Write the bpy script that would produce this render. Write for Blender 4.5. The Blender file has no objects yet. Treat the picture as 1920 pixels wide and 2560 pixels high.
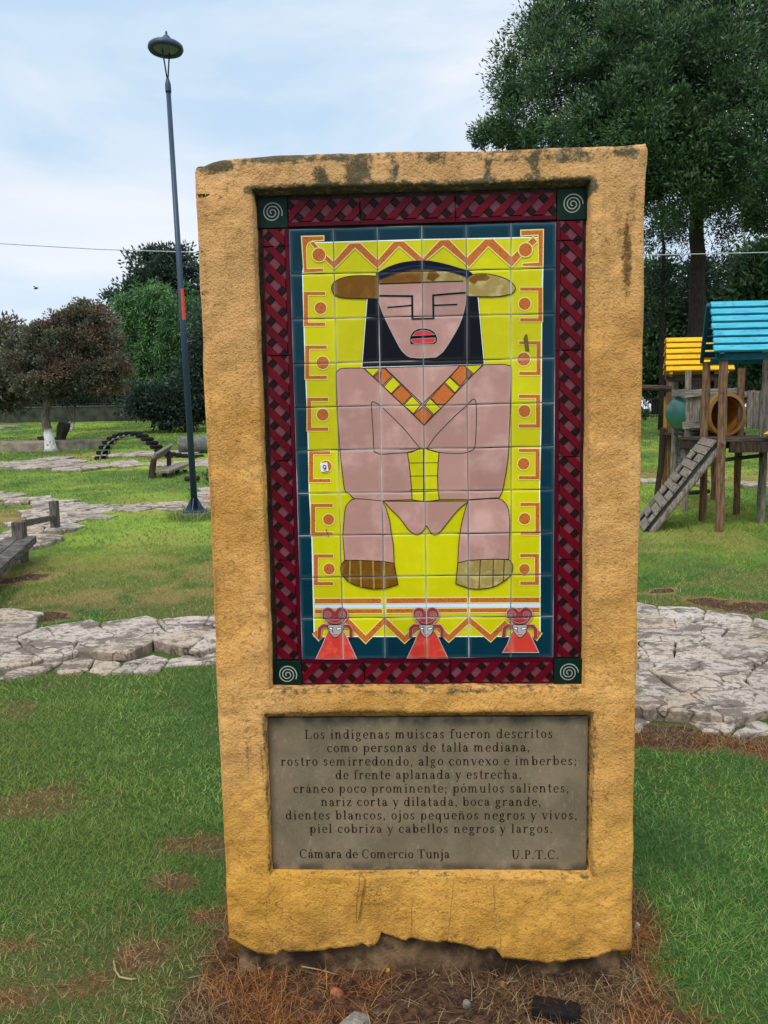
import bpy, bmesh, math, random
import numpy as np
from mathutils import Vector, Matrix, noise as mnoise
from mathutils.geometry import tessellate_polygon
random.seed(7)
S = bpy.context.scene
COL = S.collection
R = math.radians

# ------------------------------------------------------------------ camera
PITCH, ROLL, YAW = R(6.394), R(-1.042), R(-2.002)
CAM = np.array([-0.0415, -2.2314, 1.6884])
FPX = 1930.65                                   # focal length for a 1920 x 2560 frame
_f = np.array([math.sin(YAW) * math.cos(PITCH), math.cos(YAW) * math.cos(PITCH), -math.sin(PITCH)])
_r = np.array([math.cos(YAW), -math.sin(YAW), 0.0])
_u = np.cross(_r, _f)
_r2 = math.cos(ROLL) * _r + math.sin(ROLL) * _u
_u2 = -math.sin(ROLL) * _r + math.cos(ROLL) * _u
def ray(px, py):
    return ((px - 960) / FPX) * _r2 - ((py - 1280) / FPX) * _u2 + _f
cam = bpy.data.objects.new('camera', bpy.data.cameras.new('camera'))
COL.objects.link(cam)
S.camera = cam
cam.data.sensor_fit = 'VERTICAL'
cam.data.sensor_height = 36.0
cam.data.lens = FPX / 2560 * 36.0
cam.data.clip_start = 0.05
cam.data.clip_end = 2000
mw = Matrix.Identity(4)
for i in range(3):
    mw[i][0] = _r2[i]; mw[i][1] = _u2[i]; mw[i][2] = -_f[i]; mw[i][3] = CAM[i]
cam.matrix_world = mw

# ------------------------------------------------------------------ light
SUN_EL, SUN_AZ = R(52), R(205)                  # azimuth clockwise from +Y: behind the camera, a little to the left
w = bpy.data.worlds.new('World'); S.world = w; w.use_nodes = True
nt = w.node_tree; nt.nodes.clear()
def wn(t, **k):
    n = nt.nodes.new(t)
    for a, b in k.items(): setattr(n, a, b)
    return n
wo = wn('ShaderNodeOutputWorld'); bg = wn('ShaderNodeBackground'); bg.inputs[1].default_value = 0.1
sky = wn('ShaderNodeTexSky', sky_type='NISHITA', sun_disc=False, sun_elevation=SUN_EL, sun_rotation=SUN_AZ)
sky.air_density = 1.0; sky.dust_density = 2.0
tc = wn('ShaderNodeTexCoord')
sep = wn('ShaderNodeSeparateXYZ'); nt.links.new(tc.outputs['Generated'], sep.inputs[0])
mp = wn('ShaderNodeMapping'); mp.inputs['Scale'].default_value = (1.5, 1.5, 4.6); mp.inputs['Location'].default_value = (0.35, 0.2, 0.1)
nt.links.new(tc.outputs['Generated'], mp.inputs[0])
n1 = wn('ShaderNodeTexNoise'); n1.inputs['Scale'].default_value = 1.6; n1.inputs['Detail'].default_value = 6; n1.inputs['Roughness'].default_value = 0.55
n1.inputs['Distortion'].default_value = 0.35
nt.links.new(mp.outputs[0], n1.inputs[0])
rp = wn('ShaderNodeValToRGB')
rp.color_ramp.elements[0].position = 0.36; rp.color_ramp.elements[0].color = (5.2, 6.9, 8.6, 1)
rp.color_ramp.elements[1].position = 0.66; rp.color_ramp.elements[1].color = (8.5, 8.8, 9.3, 1)
nt.links.new(n1.outputs[0], rp.inputs[0])
# a paler, warmer opening in the cloud low on the left
g0 = ray(235, 560); g0 = g0 / np.linalg.norm(g0)
vs_ = wn('ShaderNodeVectorMath', operation='SUBTRACT'); nt.links.new(tc.outputs['Generated'], vs_.inputs[0]); vs_.inputs[1].default_value = tuple(float(v) for v in g0)
vk = wn('ShaderNodeVectorMath', operation='MULTIPLY'); nt.links.new(vs_.outputs[0], vk.inputs[0]); vk.inputs[1].default_value = (1, 1, 3.4)
vl_ = wn('ShaderNodeVectorMath', operation='LENGTH'); nt.links.new(vk.outputs[0], vl_.inputs[0])
gr = wn('ShaderNodeMapRange'); gr.interpolation_type = 'SMOOTHSTEP'; gr.inputs[1].default_value = 0.28; gr.inputs[2].default_value = 0.05; gr.inputs[3].default_value = 0.0; gr.inputs[4].default_value = 0.5
nt.links.new(vl_.outputs['Value'], gr.inputs[0])
gm_ = wn('ShaderNodeMix', data_type='RGBA'); nt.links.new(gr.outputs[0], gm_.inputs[0]); nt.links.new(rp.outputs[0], gm_.inputs[6]); gm_.inputs[7].default_value = (9.6, 9.3, 9.3, 1)
# overcast sky: brighter towards the zenith and where the sun sits behind the cloud (behind the camera)
zr = wn('ShaderNodeMapRange'); zr.inputs[1].default_value = 0.45; zr.inputs[2].default_value = 1.0; zr.inputs[3].default_value = 1.0; zr.inputs[4].default_value = 1.9
nt.links.new(sep.outputs[2], zr.inputs[0])
yr = wn('ShaderNodeMapRange'); yr.inputs[1].default_value = 0.3; yr.inputs[2].default_value = -0.8; yr.inputs[3].default_value = 1.0; yr.inputs[4].default_value = 1.7
nt.links.new(sep.outputs[1], yr.inputs[0])
mm = wn('ShaderNodeMath', operation='MULTIPLY'); nt.links.new(zr.outputs[0], mm.inputs[0]); nt.links.new(yr.outputs[0], mm.inputs[1])
vm = wn('ShaderNodeVectorMath', operation='SCALE'); nt.links.new(gm_.outputs[2], vm.inputs[0]); nt.links.new(mm.outputs[0], vm.inputs['Scale'])
mx = wn('ShaderNodeMix', data_type='RGBA'); mx.inputs[0].default_value = 0.85
nt.links.new(sky.outputs[0], mx.inputs[6]); nt.links.new(vm.outputs[0], mx.inputs[7])
nt.links.new(mx.outputs[2], bg.inputs[0]); nt.links.new(bg.outputs[0], wo.inputs[0])
sd = bpy.data.lights.new('sun', 'SUN'); sd.energy = 1.5; sd.angle = R(15); sd.color = (1.0, 0.95, 0.88)
sun = bpy.data.objects.new('sun', sd); COL.objects.link(sun)
sv = Vector((math.sin(SUN_AZ) * math.cos(SUN_EL), math.cos(SUN_AZ) * math.cos(SUN_EL), math.sin(SUN_EL)))
sun.rotation_euler = sv.to_track_quat('Z', 'Y').to_euler()
S.view_settings.view_transform = 'Standard'; S.view_settings.look = 'None'
S.view_settings.exposure = 0.25; S.view_settings.gamma = 1.0; S.view_settings.use_curve_mapping = False
S.cycles.max_bounces = 6; S.cycles.diffuse_bounces = 3; S.cycles.glossy_bounces = 2; S.cycles.transmission_bounces = 3
S.cycles.use_denoising = True

# ------------------------------------------------------------------ measuring helpers (photograph pixel -> place)
def at(px, py, Y):                              # point on the vertical plane y = Y
    d = ray(px, py); return CAM + d * ((Y - CAM[1]) / d[1])
def gz(x, y):                                   # the park rises gently away from the pillar
    t = np.clip(np.asarray(y, float) - 1.0, 0, 46.5)
    return 0.054 * np.where(t < 3, t * t / 6.0, t - 1.5)
def G(px, py, dz=0.0):                          # where the pixel's ray meets the ground raised by dz
    d = ray(px, py); t = 1.2; step = 0.05
    while t < 150:
        P = CAM + d * t
        if P[2] <= float(gz(P[0], P[1])) + dz:
            lo, hi = t - step, t
            for _ in range(20):
                m = (lo + hi) / 2; P = CAM + d * m
                if P[2] <= float(gz(P[0], P[1])) + dz: hi = m
                else: lo = m
            return CAM + d * hi
        t += step
    return CAM + d * 60
def proj(P):
    d = np.asarray(P, float) - CAM
    c = d @ np.stack([_r2, _u2, _f], 1)
    return np.stack([960 + FPX * c[..., 0] / c[..., 2], 1280 - FPX * c[..., 1] / c[..., 2], c[..., 2]], -1)
def ztop(P, py):                                # height over P where a plumb line meets pixel row py
    a, b = proj((P[0], P[1], P[2])), proj((P[0], P[1], P[2] + 1.0))
    lo, hi = P[2] - 1, P[2] + 40
    for _ in range(40):
        m = (lo + hi) / 2
        if proj((P[0], P[1], m))[1] > py: lo = m
        else: hi = m
    return lo

# ------------------------------------------------------------------ object helpers
def tag(o, label=None, cat=None, group=None, kind=None):
    if label: o['label'] = label
    if cat: o['category'] = cat
    if group: o['group'] = group
    if kind: o['kind'] = kind
    return o
def thing(name, label, cat, loc=(0, 0, 0), group=None):
    o = bpy.data.objects.new(name, None); o.location = Vector([float(v) for v in loc]); o.empty_display_size = 0.1
    COL.objects.link(o); return tag(o, label, cat, group)
def wloc(o):
    v = Vector((0, 0, 0))
    while o is not None:
        v += o.location; o = o.parent
    return v
class MB:
    def __init__(s): s.v = []; s.f = []; s.m = []
    def add(s, vs, fs, mi=0):
        o = len(s.v); s.v += [tuple(float(c) for c in v) for v in vs]
        s.f += [tuple(i + o for i in f) for f in fs]; s.m += [mi] * len(fs)
    def box(s, c, size, mi=0, M=None):
        x, y, z = [v / 2 for v in size]; c = Vector([float(v) for v in c])
        P = [Vector((a * x, b * y, d * z)) for d in (-1, 1) for a, b in ((-1, -1), (1, -1), (1, 1), (-1, 1))]
        if M is not None: P = [M @ p for p in P]
        s.add([p + c for p in P], [(3, 2, 1, 0), (4, 5, 6, 7), (0, 1, 5, 4), (1, 2, 6, 5), (2, 3, 7, 6), (3, 0, 4, 7)], mi)
    def beam(s, a, b, wd, ht, mi=0, up=(0, 0, 1)):
        a = Vector([float(v) for v in a]); b = Vector([float(v) for v in b]); d = b - a; L = d.length; d.normalize()
        u = Vector(up)
        if abs(d.dot(u)) > 0.98: u = Vector((0, 1, 0))
        x = d.cross(u).normalized(); z = x.cross(d).normalized()
        M = Matrix((x, d, z)).transposed()
        s.box((a + b) / 2, (wd, L, ht), mi, M)
    def tube(s, pts, rad, n=10, mi=0, cap=True):
        pts = [Vector([float(v) for v in p]) for p in pts]
        if not hasattr(rad, '__len__'): rad = [rad] * len(pts)
        rings = []; prev = None
        for i, p in enumerate(pts):
            d = (pts[min(i + 1, len(pts) - 1)] - pts[max(i - 1, 0)]).normalized()
            if prev is None:
                x = d.orthogonal().normalized()
            else:
                x = (prev - d * prev.dot(d)).normalized()
            prev = x; y = d.cross(x)
            rings.append([p + (x * math.cos(2 * math.pi * k / n) + y * math.sin(2 * math.pi * k / n)) * rad[i] for k in range(n)])
        vs = [q for r in rings for q in r]; fs = []
        for i in range(len(pts) - 1):
            for k in range(n):
                fs.append((i * n + k, i * n + (k + 1) % n, (i + 1) * n + (k + 1) % n, (i + 1) * n + k))
        if cap:
            fs.append(tuple(range(n - 1, -1, -1))); fs.append(tuple((len(pts) - 1) * n + k for k in range(n)))
        s.add(vs, fs, mi)
    def lathe(s, prof, c, n=24, mi=0):              # prof: (radius, z)
        vs = []; fs = []
        for r, z in prof:
            for k in range(n):
                a = 2 * math.pi * k / n; vs.append((c[0] + r * math.cos(a), c[1] + r * math.sin(a), c[2] + z))
        for i in range(len(prof) - 1):
            for k in range(n):
                fs.append((i * n + k, i * n + (k + 1) % n, (i + 1) * n + (k + 1) % n, (i + 1) * n + k))
        s.add(vs, fs, mi)
    def prism(s, poly, thick, mi=0, f=lambda p, t: (p[0], t, p[1])):   # poly in 2D, extruded
        n = len(poly); vs = [f(p, 0.0) for p in poly] + [f(p, thick) for p in poly]
        tri = tessellate_polygon([[Vector((p[0], p[1], 0)) for p in poly]])
        fs = [tuple(t) for t in tri] + [tuple(n + i for i in reversed(t)) for t in tri]
        fs += [(i, (i + 1) % n, n + (i + 1) % n, n + i) for i in range(n)]
        s.add(vs, fs, mi)
    def build(s, name, mats, parent=None, smooth=False, bevel=0.0, loc=None):
        if not isinstance(mats, (list, tuple)): mats = [mats]
        off = wloc(parent) if parent is not None else Vector((0, 0, 0))
        if loc is not None: off = off + Vector([float(v) for v in loc])
        me = bpy.data.meshes.new(name)
        me.from_pydata([(v[0] - off.x, v[1] - off.y, v[2] - off.z) for v in s.v], [], s.f)
        for m in mats: me.materials.append(m)
        me.polygons.foreach_set('material_index', s.m)
        if smooth: me.polygons.foreach_set('use_smooth', [True] * len(me.polygons))
        me.update()
        bm = bmesh.new(); bm.from_mesh(me); bmesh.ops.recalc_face_normals(bm, faces=bm.faces); bm.to_mesh(me); bm.free()
        o = bpy.data.objects.new(name, me); COL.objects.link(o)
        if loc is not None: o.location = Vector([float(v) for v in loc])
        if parent is not None: o.parent = parent
        if bevel:
            b = o.modifiers.new('bevel', 'BEVEL'); b.width = bevel; b.segments = 2; b.limit_method = 'ANGLE'
        return o
def mesh_np(name, V, F, mat, attrs=None, parent=None, smooth=False):
    """V (n,3), F (m,k) arrays -> one mesh object, fast"""
    off = wloc(parent) if parent is not None else Vector((0, 0, 0))
    V = np.ascontiguousarray(V - np.array(off), dtype=np.float32); F = np.ascontiguousarray(F, dtype=np.int32)
    me = bpy.data.meshes.new(name); k = F.shape[1]
    me.vertices.add(len(V)); me.vertices.foreach_set('co', V.ravel())
    me.loops.add(F.size); me.loops.foreach_set('vertex_index', F.ravel())
    me.polygons.add(len(F)); me.polygons.foreach_set('loop_start', np.arange(0, F.size, k, dtype=np.int32))
    if smooth: me.polygons.foreach_set('use_smooth', np.ones(len(F), dtype=bool))
    for a, val in (attrs or {}).items():
        at_ = me.attributes.new(a, 'FLOAT', 'POINT'); at_.data.foreach_set('value', np.ascontiguousarray(val, dtype=np.float32))
    me.materials.append(mat); me.update(calc_edges=True); me.validate()
    o = bpy.data.objects.new(name, me); COL.objects.link(o)
    if parent is not None: o.parent = parent
    return o
def copy_tree(o, parent=None):
    c = o.copy(); COL.objects.link(c); c.parent = parent
    for ch in o.children: copy_tree(ch, c)
    return c

# ------------------------------------------------------------------ numpy value noise
_rs = np.random.RandomState(3); _tab = _rs.rand(256, 256)
def vnoise(x, y):
    x = np.asarray(x, float); y = np.asarray(y, float)
    xi = np.floor(x).astype(int); yi = np.floor(y).astype(int); fx = x - xi; fy = y - yi
    fx = fx * fx * (3 - 2 * fx); fy = fy * fy * (3 - 2 * fy)
    g = lambda a, b: _tab[a % 256, b % 256]
    return (g(xi, yi) * (1 - fx) + g(xi + 1, yi) * fx) * (1 - fy) + (g(xi, yi + 1) * (1 - fx) + g(xi + 1, yi + 1) * fx) * fy
def fbm(x, y, o=4):
    s = 0; a = 0.5; n = 0
    for i in range(o):
        s = s + a * vnoise(x * 2 ** i + 17.3 * i, y * 2 ** i + 9.1 * i); n += a; a *= 0.5
    return s / n
def sst(a, b, x):
    t = np.clip((x - a) / (b - a), 0, 1); return t * t * (3 - 2 * t)

# ------------------------------------------------------------------ material helpers
def lin(c, k=1.0):
    o = []
    for v in c:
        v = v / 255.0; o.append((v / 12.92 if v <= 0.04045 else ((v + 0.055) / 1.055) ** 2.4) * k)
    return (*o, 1.0)
class NT:
    def __init__(s, name):
        s.m = bpy.data.materials.new(name); s.m.use_nodes = True; s.t = s.m.node_tree
        s.b = s.t.nodes['Principled BSDF']; s.out = s.t.nodes['Material Output']
        s.tc = s.n('ShaderNodeTexCoord')
    def n(s, t, **k):
        x = s.t.nodes.new(t)
        for a, b in k.items(): setattr(x, a, b)
        return x
    def l(s, a, b): s.t.links.new(a, b)
    def set(s, sock, v):
        if hasattr(v, 'links'): s.l(v, sock)
        else: sock.default_value = v
    def co(s, scale=(1, 1, 1), kind='Object', rot=(0, 0, 0)):
        m = s.n('ShaderNodeMapping'); m.inputs['Scale'].default_value = scale; m.inputs['Rotation'].default_value = rot
        s.l(s.tc.outputs[kind], m.inputs[0]); return m.outputs[0]
    def noise(s, scale, detail=4, rough=0.55, co=None, dist=0.0):
        x = s.n('ShaderNodeTexNoise'); x.inputs['Scale'].default_value = scale; x.inputs['Detail'].default_value = detail
        x.inputs['Roughness'].default_value = rough; x.inputs['Distortion'].default_value = dist
        s.l(co if co is not None else s.tc.outputs['Object'], x.inputs[0]); return x.outputs[0]
    def vor(s, scale, feature='F1', co=None, out='Distance'):
        x = s.n('ShaderNodeTexVoronoi', feature=feature); x.inputs['Scale'].default_value = scale
        s.l(co if co is not None else s.tc.outputs['Object'], x.inputs[0]); return x.outputs[out]
    def rng(s, v, a, b, c=0.0, d=1.0, smooth=True):
        x = s.n('ShaderNodeMapRange'); x.interpolation_type = 'SMOOTHSTEP' if smooth else 'LINEAR'
        s.l(v, x.inputs[0])
        for i, q in enumerate((a, b, c, d)): x.inputs[1 + i].default_value = q
        return x.outputs[0]
    def math(s, op, a, b=0.5, c=None):
        x = s.n('ShaderNodeMath', operation=op); s.set(x.inputs[0], a); s.set(x.inputs[1], b)
        if c is not None: s.set(x.inputs[2], c)
        return x.outputs[0]
    def mix(s, f, a, b, blend='MIX'):
        x = s.n('ShaderNodeMix', data_type='RGBA', blend_type=blend); s.set(x.inputs[0], f); s.set(x.inputs[6], a); s.set(x.inputs[7], b)
        return x.outputs[2]
    def ramp(s, v, stops):
        x = s.n('ShaderNodeValToRGB'); e = x.color_ramp.elements
        while len(e) < len(stops): e.new(0.5)
        for i, (p, c) in enumerate(stops): e[i].position = p; e[i].color = c
        s.l(v, x.inputs[0]); return x.outputs[0]
    def attr(s, name): 
        x = s.n('ShaderNodeAttribute', attribute_name=name); return x.outputs['Fac']
    def bump(s, h, strength=0.4, dist=0.01, prev=None):
        x = s.n('ShaderNodeBump'); x.inputs['Strength'].default_value = strength; x.inputs['Distance'].default_value = dist
        s.l(h, x.inputs['Height'])
        if prev is not None: s.l(prev, x.inputs['Normal'])
        return x.outputs[0]
    def done(s, color=None, rough=0.8, normal=None, spec=0.3, coat=0.0, metal=0.0):
        if color is not None: s.set(s.b.inputs['Base Color'], color)
        s.set(s.b.inputs['Roughness'], rough); s.b.inputs['Specular IOR Level'].default_value = spec
        s.b.inputs['Coat Weight'].default_value = coat; s.b.inputs['Metallic'].default_value = metal
        if normal is not None: s.l(normal, s.b.inputs['Normal'])
        return s.m

# =================================================================== STRUCTURE: ground
DRY = []                                         # dry or bare patches: (x, y, rx, ry, strength)
def dryp(px, py, rx, ry, k):
    P = G(px, py); DRY.append((P[0], P[1], rx, ry, k))
for a in ((110, 1990, .38, .3, .6), (475, 2115, .3, .10, .7), (420, 2215, .12, .08, .9), (300, 2290, .14, .06, .75), (30, 2370, .14, .07, .75),
          (370, 2390, .12, .08, .9), (190, 2480, .15, .09, .7), (20, 2510, .2, .12, .9), (520, 2300, .12, .06, 1.0), (330, 1410, 1.3, .7, .55), (420, 1350, 1.0, .8, .45), (520, 1430, .8, .8, .65),
          (470, 1480, 1.4, .3, .7), (170, 1500, .9, .35, .7), (90, 1545, .35, .2, 1.2), (60, 1445, .45, .5, 1.0), (110, 1335, .5, .7, .8), (30, 1290, .7, 1.1, .9), (50, 1775, .3, .2, .5),
          (1740, 1845, .5, .18, 1.15), (1880, 1850, .5, .18, 1.15), (1640, 1835, .3, .25, 1.2), (1660, 1480, .2, .14, 1.1), (1760, 1502, .3, .18, 1.05), (1890, 1520, .5, .22, 1.1),
          (1750, 1350, 1.6, .9, .5), (1700, 1190, 2.2, 1.3, .7), (1850, 1110, 2.0, 3.0, .55), (1850, 1450, .8, .5, .4), (190, 1140, 1.5, 1.0, .9), (1790, 1060, 3, 3, .3)):
    dryp(*a)
def soil(x, y):                                  # bare earth and dead needles round the pillar's foot, 0..1
    n = (fbm(x * 2.6 + 5, y * 2.6, 4) - 0.5) * 1.1
    dx = np.maximum(np.abs(x + 0.03) - 0.48, 0) / 0.30; dy = np.where(y < 0, np.maximum(-y - 0.22, 0) / 0.30, np.maximum(y - 0.45, 0) / 0.25)
    return 1 - sst(0.55, 1.05, np.hypot(dx, dy) + n)
def dryness(x, y):
    d = sst(0.56, 0.76, fbm(x * 0.9 + 3, y * 0.9 + 40, 4)) * 0.45
    for (cx, cy, rx, ry, k) in DRY:
        q = np.hypot((x - cx) / rx, (y - cy) / ry) + (fbm(x * 4, y * 4, 4) - 0.5) * 2.0
        d = np.maximum(d, k * (1 - sst(0.35, 1.15, q)))
    return np.clip(d, 0, 1.3)
def gzn(x, y):
    b = gz(x, y)
    far = sst(2, 14, y)
    return b + (fbm(x * 1.1, y * 1.1, 3) - 0.5) * (0.03 + 0.09 * far) + (vnoise(x * 6, y * 6) - 0.5) * 0.012 + soil(x, y) * (vnoise(x * 14, y * 14) - 0.5) * 0.03
def axis(segs):
    o = []
    for a, b, st in segs: o += list(np.arange(a, b, st))
    return np.array(o + [segs[-1][1]])
xs = axis([(-260, -60, 20), (-60, -16, 2), (-16, -5, .4), (-5, -3, .12), (-3, 3, .05), (3, 7, .12), (7, 20, .4), (20, 60, 2), (60, 260, 20)])
ys = axis([(-40, -6, 4), (-6, -1.2, .4), (-1.2, 3, .05), (3, 8, .1), (8, 20, .25), (20, 60, .8), (60, 400, 20)])
gx, gy = np.meshgrid(xs, ys); gxf, gyf = gx.ravel(), gy.ravel()
nx, ny = len(xs), len(ys)
idx = np.arange(nx * ny).reshape(ny, nx)
F = np.stack([idx[:-1, :-1], idx[:-1, 1:], idx[1:, 1:], idx[1:, :-1]], -1).reshape(-1, 4)
n = NT('ground_turf')
dr, so = n.attr('dry'), n.attr('soil')
green = n.mix(n.noise(2.2, 5), lin((74, 98, 38)), lin((114, 134, 52)))
green = n.mix(n.rng(n.noise(30, 3), .35, .7), green, lin((66, 82, 40)), 'MIX')
green = n.mix(n.rng(n.noise(0.35, 3), .42, .62), green, lin((132, 152, 58)))
straw = n.mix(n.noise(45, 3), lin((150, 134, 76)), lin((118, 98, 58)))
sp0 = n.n('ShaderNodeSeparateXYZ'); n.l(n.tc.outputs['Object'], sp0.inputs[0])
green = n.mix(n.rng(sp0.outputs[1], 9, 2), green, n.mix(n.noise(40, 4), lin((42, 60, 26)), lin((78, 100, 46))))
straw = n.mix(n.rng(sp0.outputs[1], 5.2, 3.6), straw, n.mix(n.noise(40, 4), lin((76, 62, 42)), lin((116, 94, 60))))
c = n.mix(n.rng(dr, .15, .95), green, straw)
earth = n.mix(n.rng(n.noise(38, 5), .35, .65), lin((52, 38, 30)), lin((96, 70, 52)))
c = n.mix(n.math('MAXIMUM', n.rng(dr, .82, 1.0), so), c, earth)
m_ground = n.done(c, 0.95, n.bump(n.noise(90, 4), 0.9, 0.02), spec=0.1)
ground = mesh_np('ground', np.stack([gxf, gyf, gzn(gxf, gyf)], 1), F, m_ground, {'dry': dryness(gxf, gyf), 'soil': soil(gxf, gyf)}, smooth=True)
tag(ground, kind='structure')

# ------------------------------------------------------------------ flagstone paths
n = NT('flagstone')
rn = n.attr('rnd')
c = n.ramp(n.math('ADD', n.math('MULTIPLY', rn, .5), n.math('MULTIPLY', n.noise(3, 4), .5)), [(.2, lin((152, 138, 124))), (.45, lin((180, 165, 151))), (.6, lin((168, 146, 124))), (.85, lin((190, 179, 169)))])
big = n.noise(4.2, 6, .7, n.co((1, 1.5, 1), rot=(0, 0, .35)), .5)
c = n.mix(n.rng(big, .50, .57), c, n.mix(n.noise(30, 4), lin((96, 84, 74)), lin((128, 114, 102))))
c = n.mix(n.math('MULTIPLY', n.rng(n.noise(17, 5, .65), .54, .60), .7), c, lin((112, 99, 88)))
c = n.mix(n.math('MULTIPLY', n.rng(n.noise(45, 4, .65), .54, .64), .6), c, lin((88, 78, 68)))
c = n.mix(n.rng(n.attr('rim'), .3, 1.0), c, n.mix(n.noise(20, 4), lin((84, 72, 58)), lin((128, 112, 92))))
cv2 = n.n('ShaderNodeVectorMath', operation='MULTIPLY_ADD'); n.l(n.tc.outputs['Object'], cv2.inputs[0]); cv2.inputs[1].default_value = (2.6, 4.4, 2.0)
nz3 = n.n('ShaderNodeTexNoise'); nz3.inputs['Scale'].default_value = 5; n.l(n.tc.outputs['Object'], nz3.inputs[0]); n.l(nz3.outputs['Color'], cv2.inputs[2])
crk = n.math('MULTIPLY', n.rng(n.vor(1.0, 'DISTANCE_TO_EDGE', cv2.outputs[0]), .030, .006), n.rng(n.noise(2.2, 3), .44, .54))
c = n.mix(n.math('MULTIPLY', crk, .6), c, lin((72, 61, 50)))
h = n.math('SUBTRACT', n.math('ADD', n.noise(26, 6, .65), n.math('MULTIPLY', big, .8)), n.math('MULTIPLY', crk, 1.2))
green_ = n.math('MULTIPLY', n.rng(n.noise(1.3, 4), .52, .66), n.rng(n.noise(15, 4), .46, .58))
c = n.mix(n.math('MULTIPLY', green_, .7), c, lin((92, 90, 58)))
m_stone = n.done(c, .9, n.bump(h, .8, .02), spec=.15)
def clip_half(poly, p, nrm):
    out = []
    for i in range(len(poly)):
        a, b = poly[i], poly[(i + 1) % len(poly)]
        da = (a[0] - p[0]) * nrm[0] + (a[1] - p[1]) * nrm[1]; db = (b[0] - p[0]) * nrm[0] + (b[1] - p[1]) * nrm[1]
        if da <= 0: out.append(a)
        if da * db < 0:
            t = da / (da - db); out.append((a[0] + (b[0] - a[0]) * t, a[1] + (b[1] - a[1]) * t))
    return out
def inside(p, poly):
    r = False; j = len(poly) - 1
    for i in range(len(poly)):
        a, b = poly[i], poly[j]
        if (a[1] > p[1]) != (b[1] > p[1]) and p[0] < (b[0] - a[0]) * (p[1] - a[1]) / (b[1] - a[1]) + a[0]: r = not r
        j = i
    return r
def paving(name, poly, sx, sy, h, seed, gap=.008, rough=.02, detail=.07):
    """irregular flagstones: Voronoi cells kept where their centre lies in the path outline"""
    rr = random.Random(seed)
    x0, x1 = min(p[0] for p in poly) - 2 * sx, max(p[0] for p in poly) + 2 * sx
    y0, y1 = min(p[1] for p in poly) - 2 * sy, max(p[1] for p in poly) + 2 * sy
    sites = []; j = 0; y = y0
    while y < y1:
        x = x0 + (j % 2) * sx * .5
        while x < x1:
            sites.append((x + rr.uniform(-.5, .5) * sx, y + rr.uniform(-.5, .5) * sy)); x += sx * rr.uniform(.8, 1.25)
        y += sy; j += 1
    SA = np.array(sites); V = []; Fq = []; at_r = []; at_rim = []
    for (cx, cy) in sites:
        if not inside((cx, cy), poly): continue
        cell = [(cx - 3 * sx, cy - 3 * sy), (cx + 3 * sx, cy - 3 * sy), (cx + 3 * sx, cy + 3 * sy), (cx - 3 * sx, cy + 3 * sy)]
        dd = ((SA[:, 0] - cx) / sx) ** 2 + ((SA[:, 1] - cy) / sy) ** 2
        for k in np.argsort(dd)[1:26]:
            q = SA[k]; nn = (q[0] - cx, q[1] - cy); cell = clip_half(cell, ((q[0] + cx) / 2, (q[1] + cy) / 2), nn)
            if not cell: break
        if len(cell) < 3: continue
        # resample the rim and roughen it
        rim = []
        for i in range(len(cell)):
            a, b = cell[i], cell[(i + 1) % len(cell)]; L = math.hypot(b[0] - a[0], b[1] - a[1]); k = max(1, int(L / detail))
            for t in range(k): rim.append((a[0] + (b[0] - a[0]) * t / k, a[1] + (b[1] - a[1]) * t / k))
        mx_, my_ = sum(p[0] for p in rim) / len(rim), sum(p[1] for p in rim) / len(rim)
        tx, ty = rr.uniform(-.03, .03), rr.uniform(-.03, .03); hz = h + rr.uniform(-.5, .5) * .020; rv = rr.random()
        o = len(V); m = len(rim); rings = []
        for rk, (ins, dz) in enumerate(((gap * .9, -.24 - h), (gap, -.012), (gap + .010, .0), (None, .003), (None, .002))):
            for (x, y) in rim:
                dx, dy = x - mx_, y - my_; L = math.hypot(dx, dy) + 1e-6
                if ins is not None: f = max(.2, (L - ins - rough * (float(fbm(x * 11, y * 11, 3)) - .44)) / L)
                else: f = .62 if rk == 3 else .28
                X, Y = mx_ + dx * f, my_ + dy * f
                z = float(gz(X, Y)) + hz + dz + tx * dx * f + ty * dy * f
                if rk > 0: z += (float(fbm(X * 4, Y * 7, 3)) - .5) * .018
                V.append((X, Y, z)); at_r.append(rv); at_rim.append(1.0 if rk < 1 else (.6 if rk == 1 else 0))
        for r_ in range(4):
            for k in range(m):
                Fq.append((o + r_ * m + k, o + r_ * m + (k + 1) % m, o + (r_ + 1) * m + (k + 1) % m, o + (r_ + 1) * m + k))
        V.append((mx_, my_, float(gz(mx_, my_)) + hz + .002)); at_r.append(rv); at_rim.append(0)
        for k in range(m): Fq.append((o + 4 * m + k, o + 4 * m + (k + 1) % m, len(V) - 1, len(V) - 1))
    me = bpy.data.meshes.new(name)
    me.from_pydata(V, [], [f if f[2] != f[3] else f[:3] for f in Fq])
    for nm, vals in (('rnd', at_r), ('rim', at_rim)):
        me.attributes.new(nm, 'FLOAT', 'POINT').data.foreach_set('value', vals)
    me.materials.append(m_stone); me.update()
    o = bpy.data.objects.new(name, me); COL.objects.link(o); tag(o, kind='structure'); return o
g2 = lambda L, dz=.1: [tuple(G(x, y, dz)[:2]) for x, y in L]
near_poly = g2([(-500, 1500), (0, 1520), (68, 1517), (62, 1550), (130, 1557), (228, 1547), (293, 1534), (391, 1529), (488, 1522), (537, 1524), (900, 1505), (1300, 1490), (1595, 1488), (1648, 1493), (1718, 1505), (1842, 1525), (1920, 1538), (2400, 1590),
                (2500, 1860), (1920, 1775), (1860, 1757), (1831, 1745), (1747, 1762), (1695, 1755), (1589, 1742), (1400, 1725), (1000, 1670), (700, 1625), (537, 1598), (423, 1612), (319, 1622), (156, 1636), (81, 1646), (0, 1650), (-600, 1690)])
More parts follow.
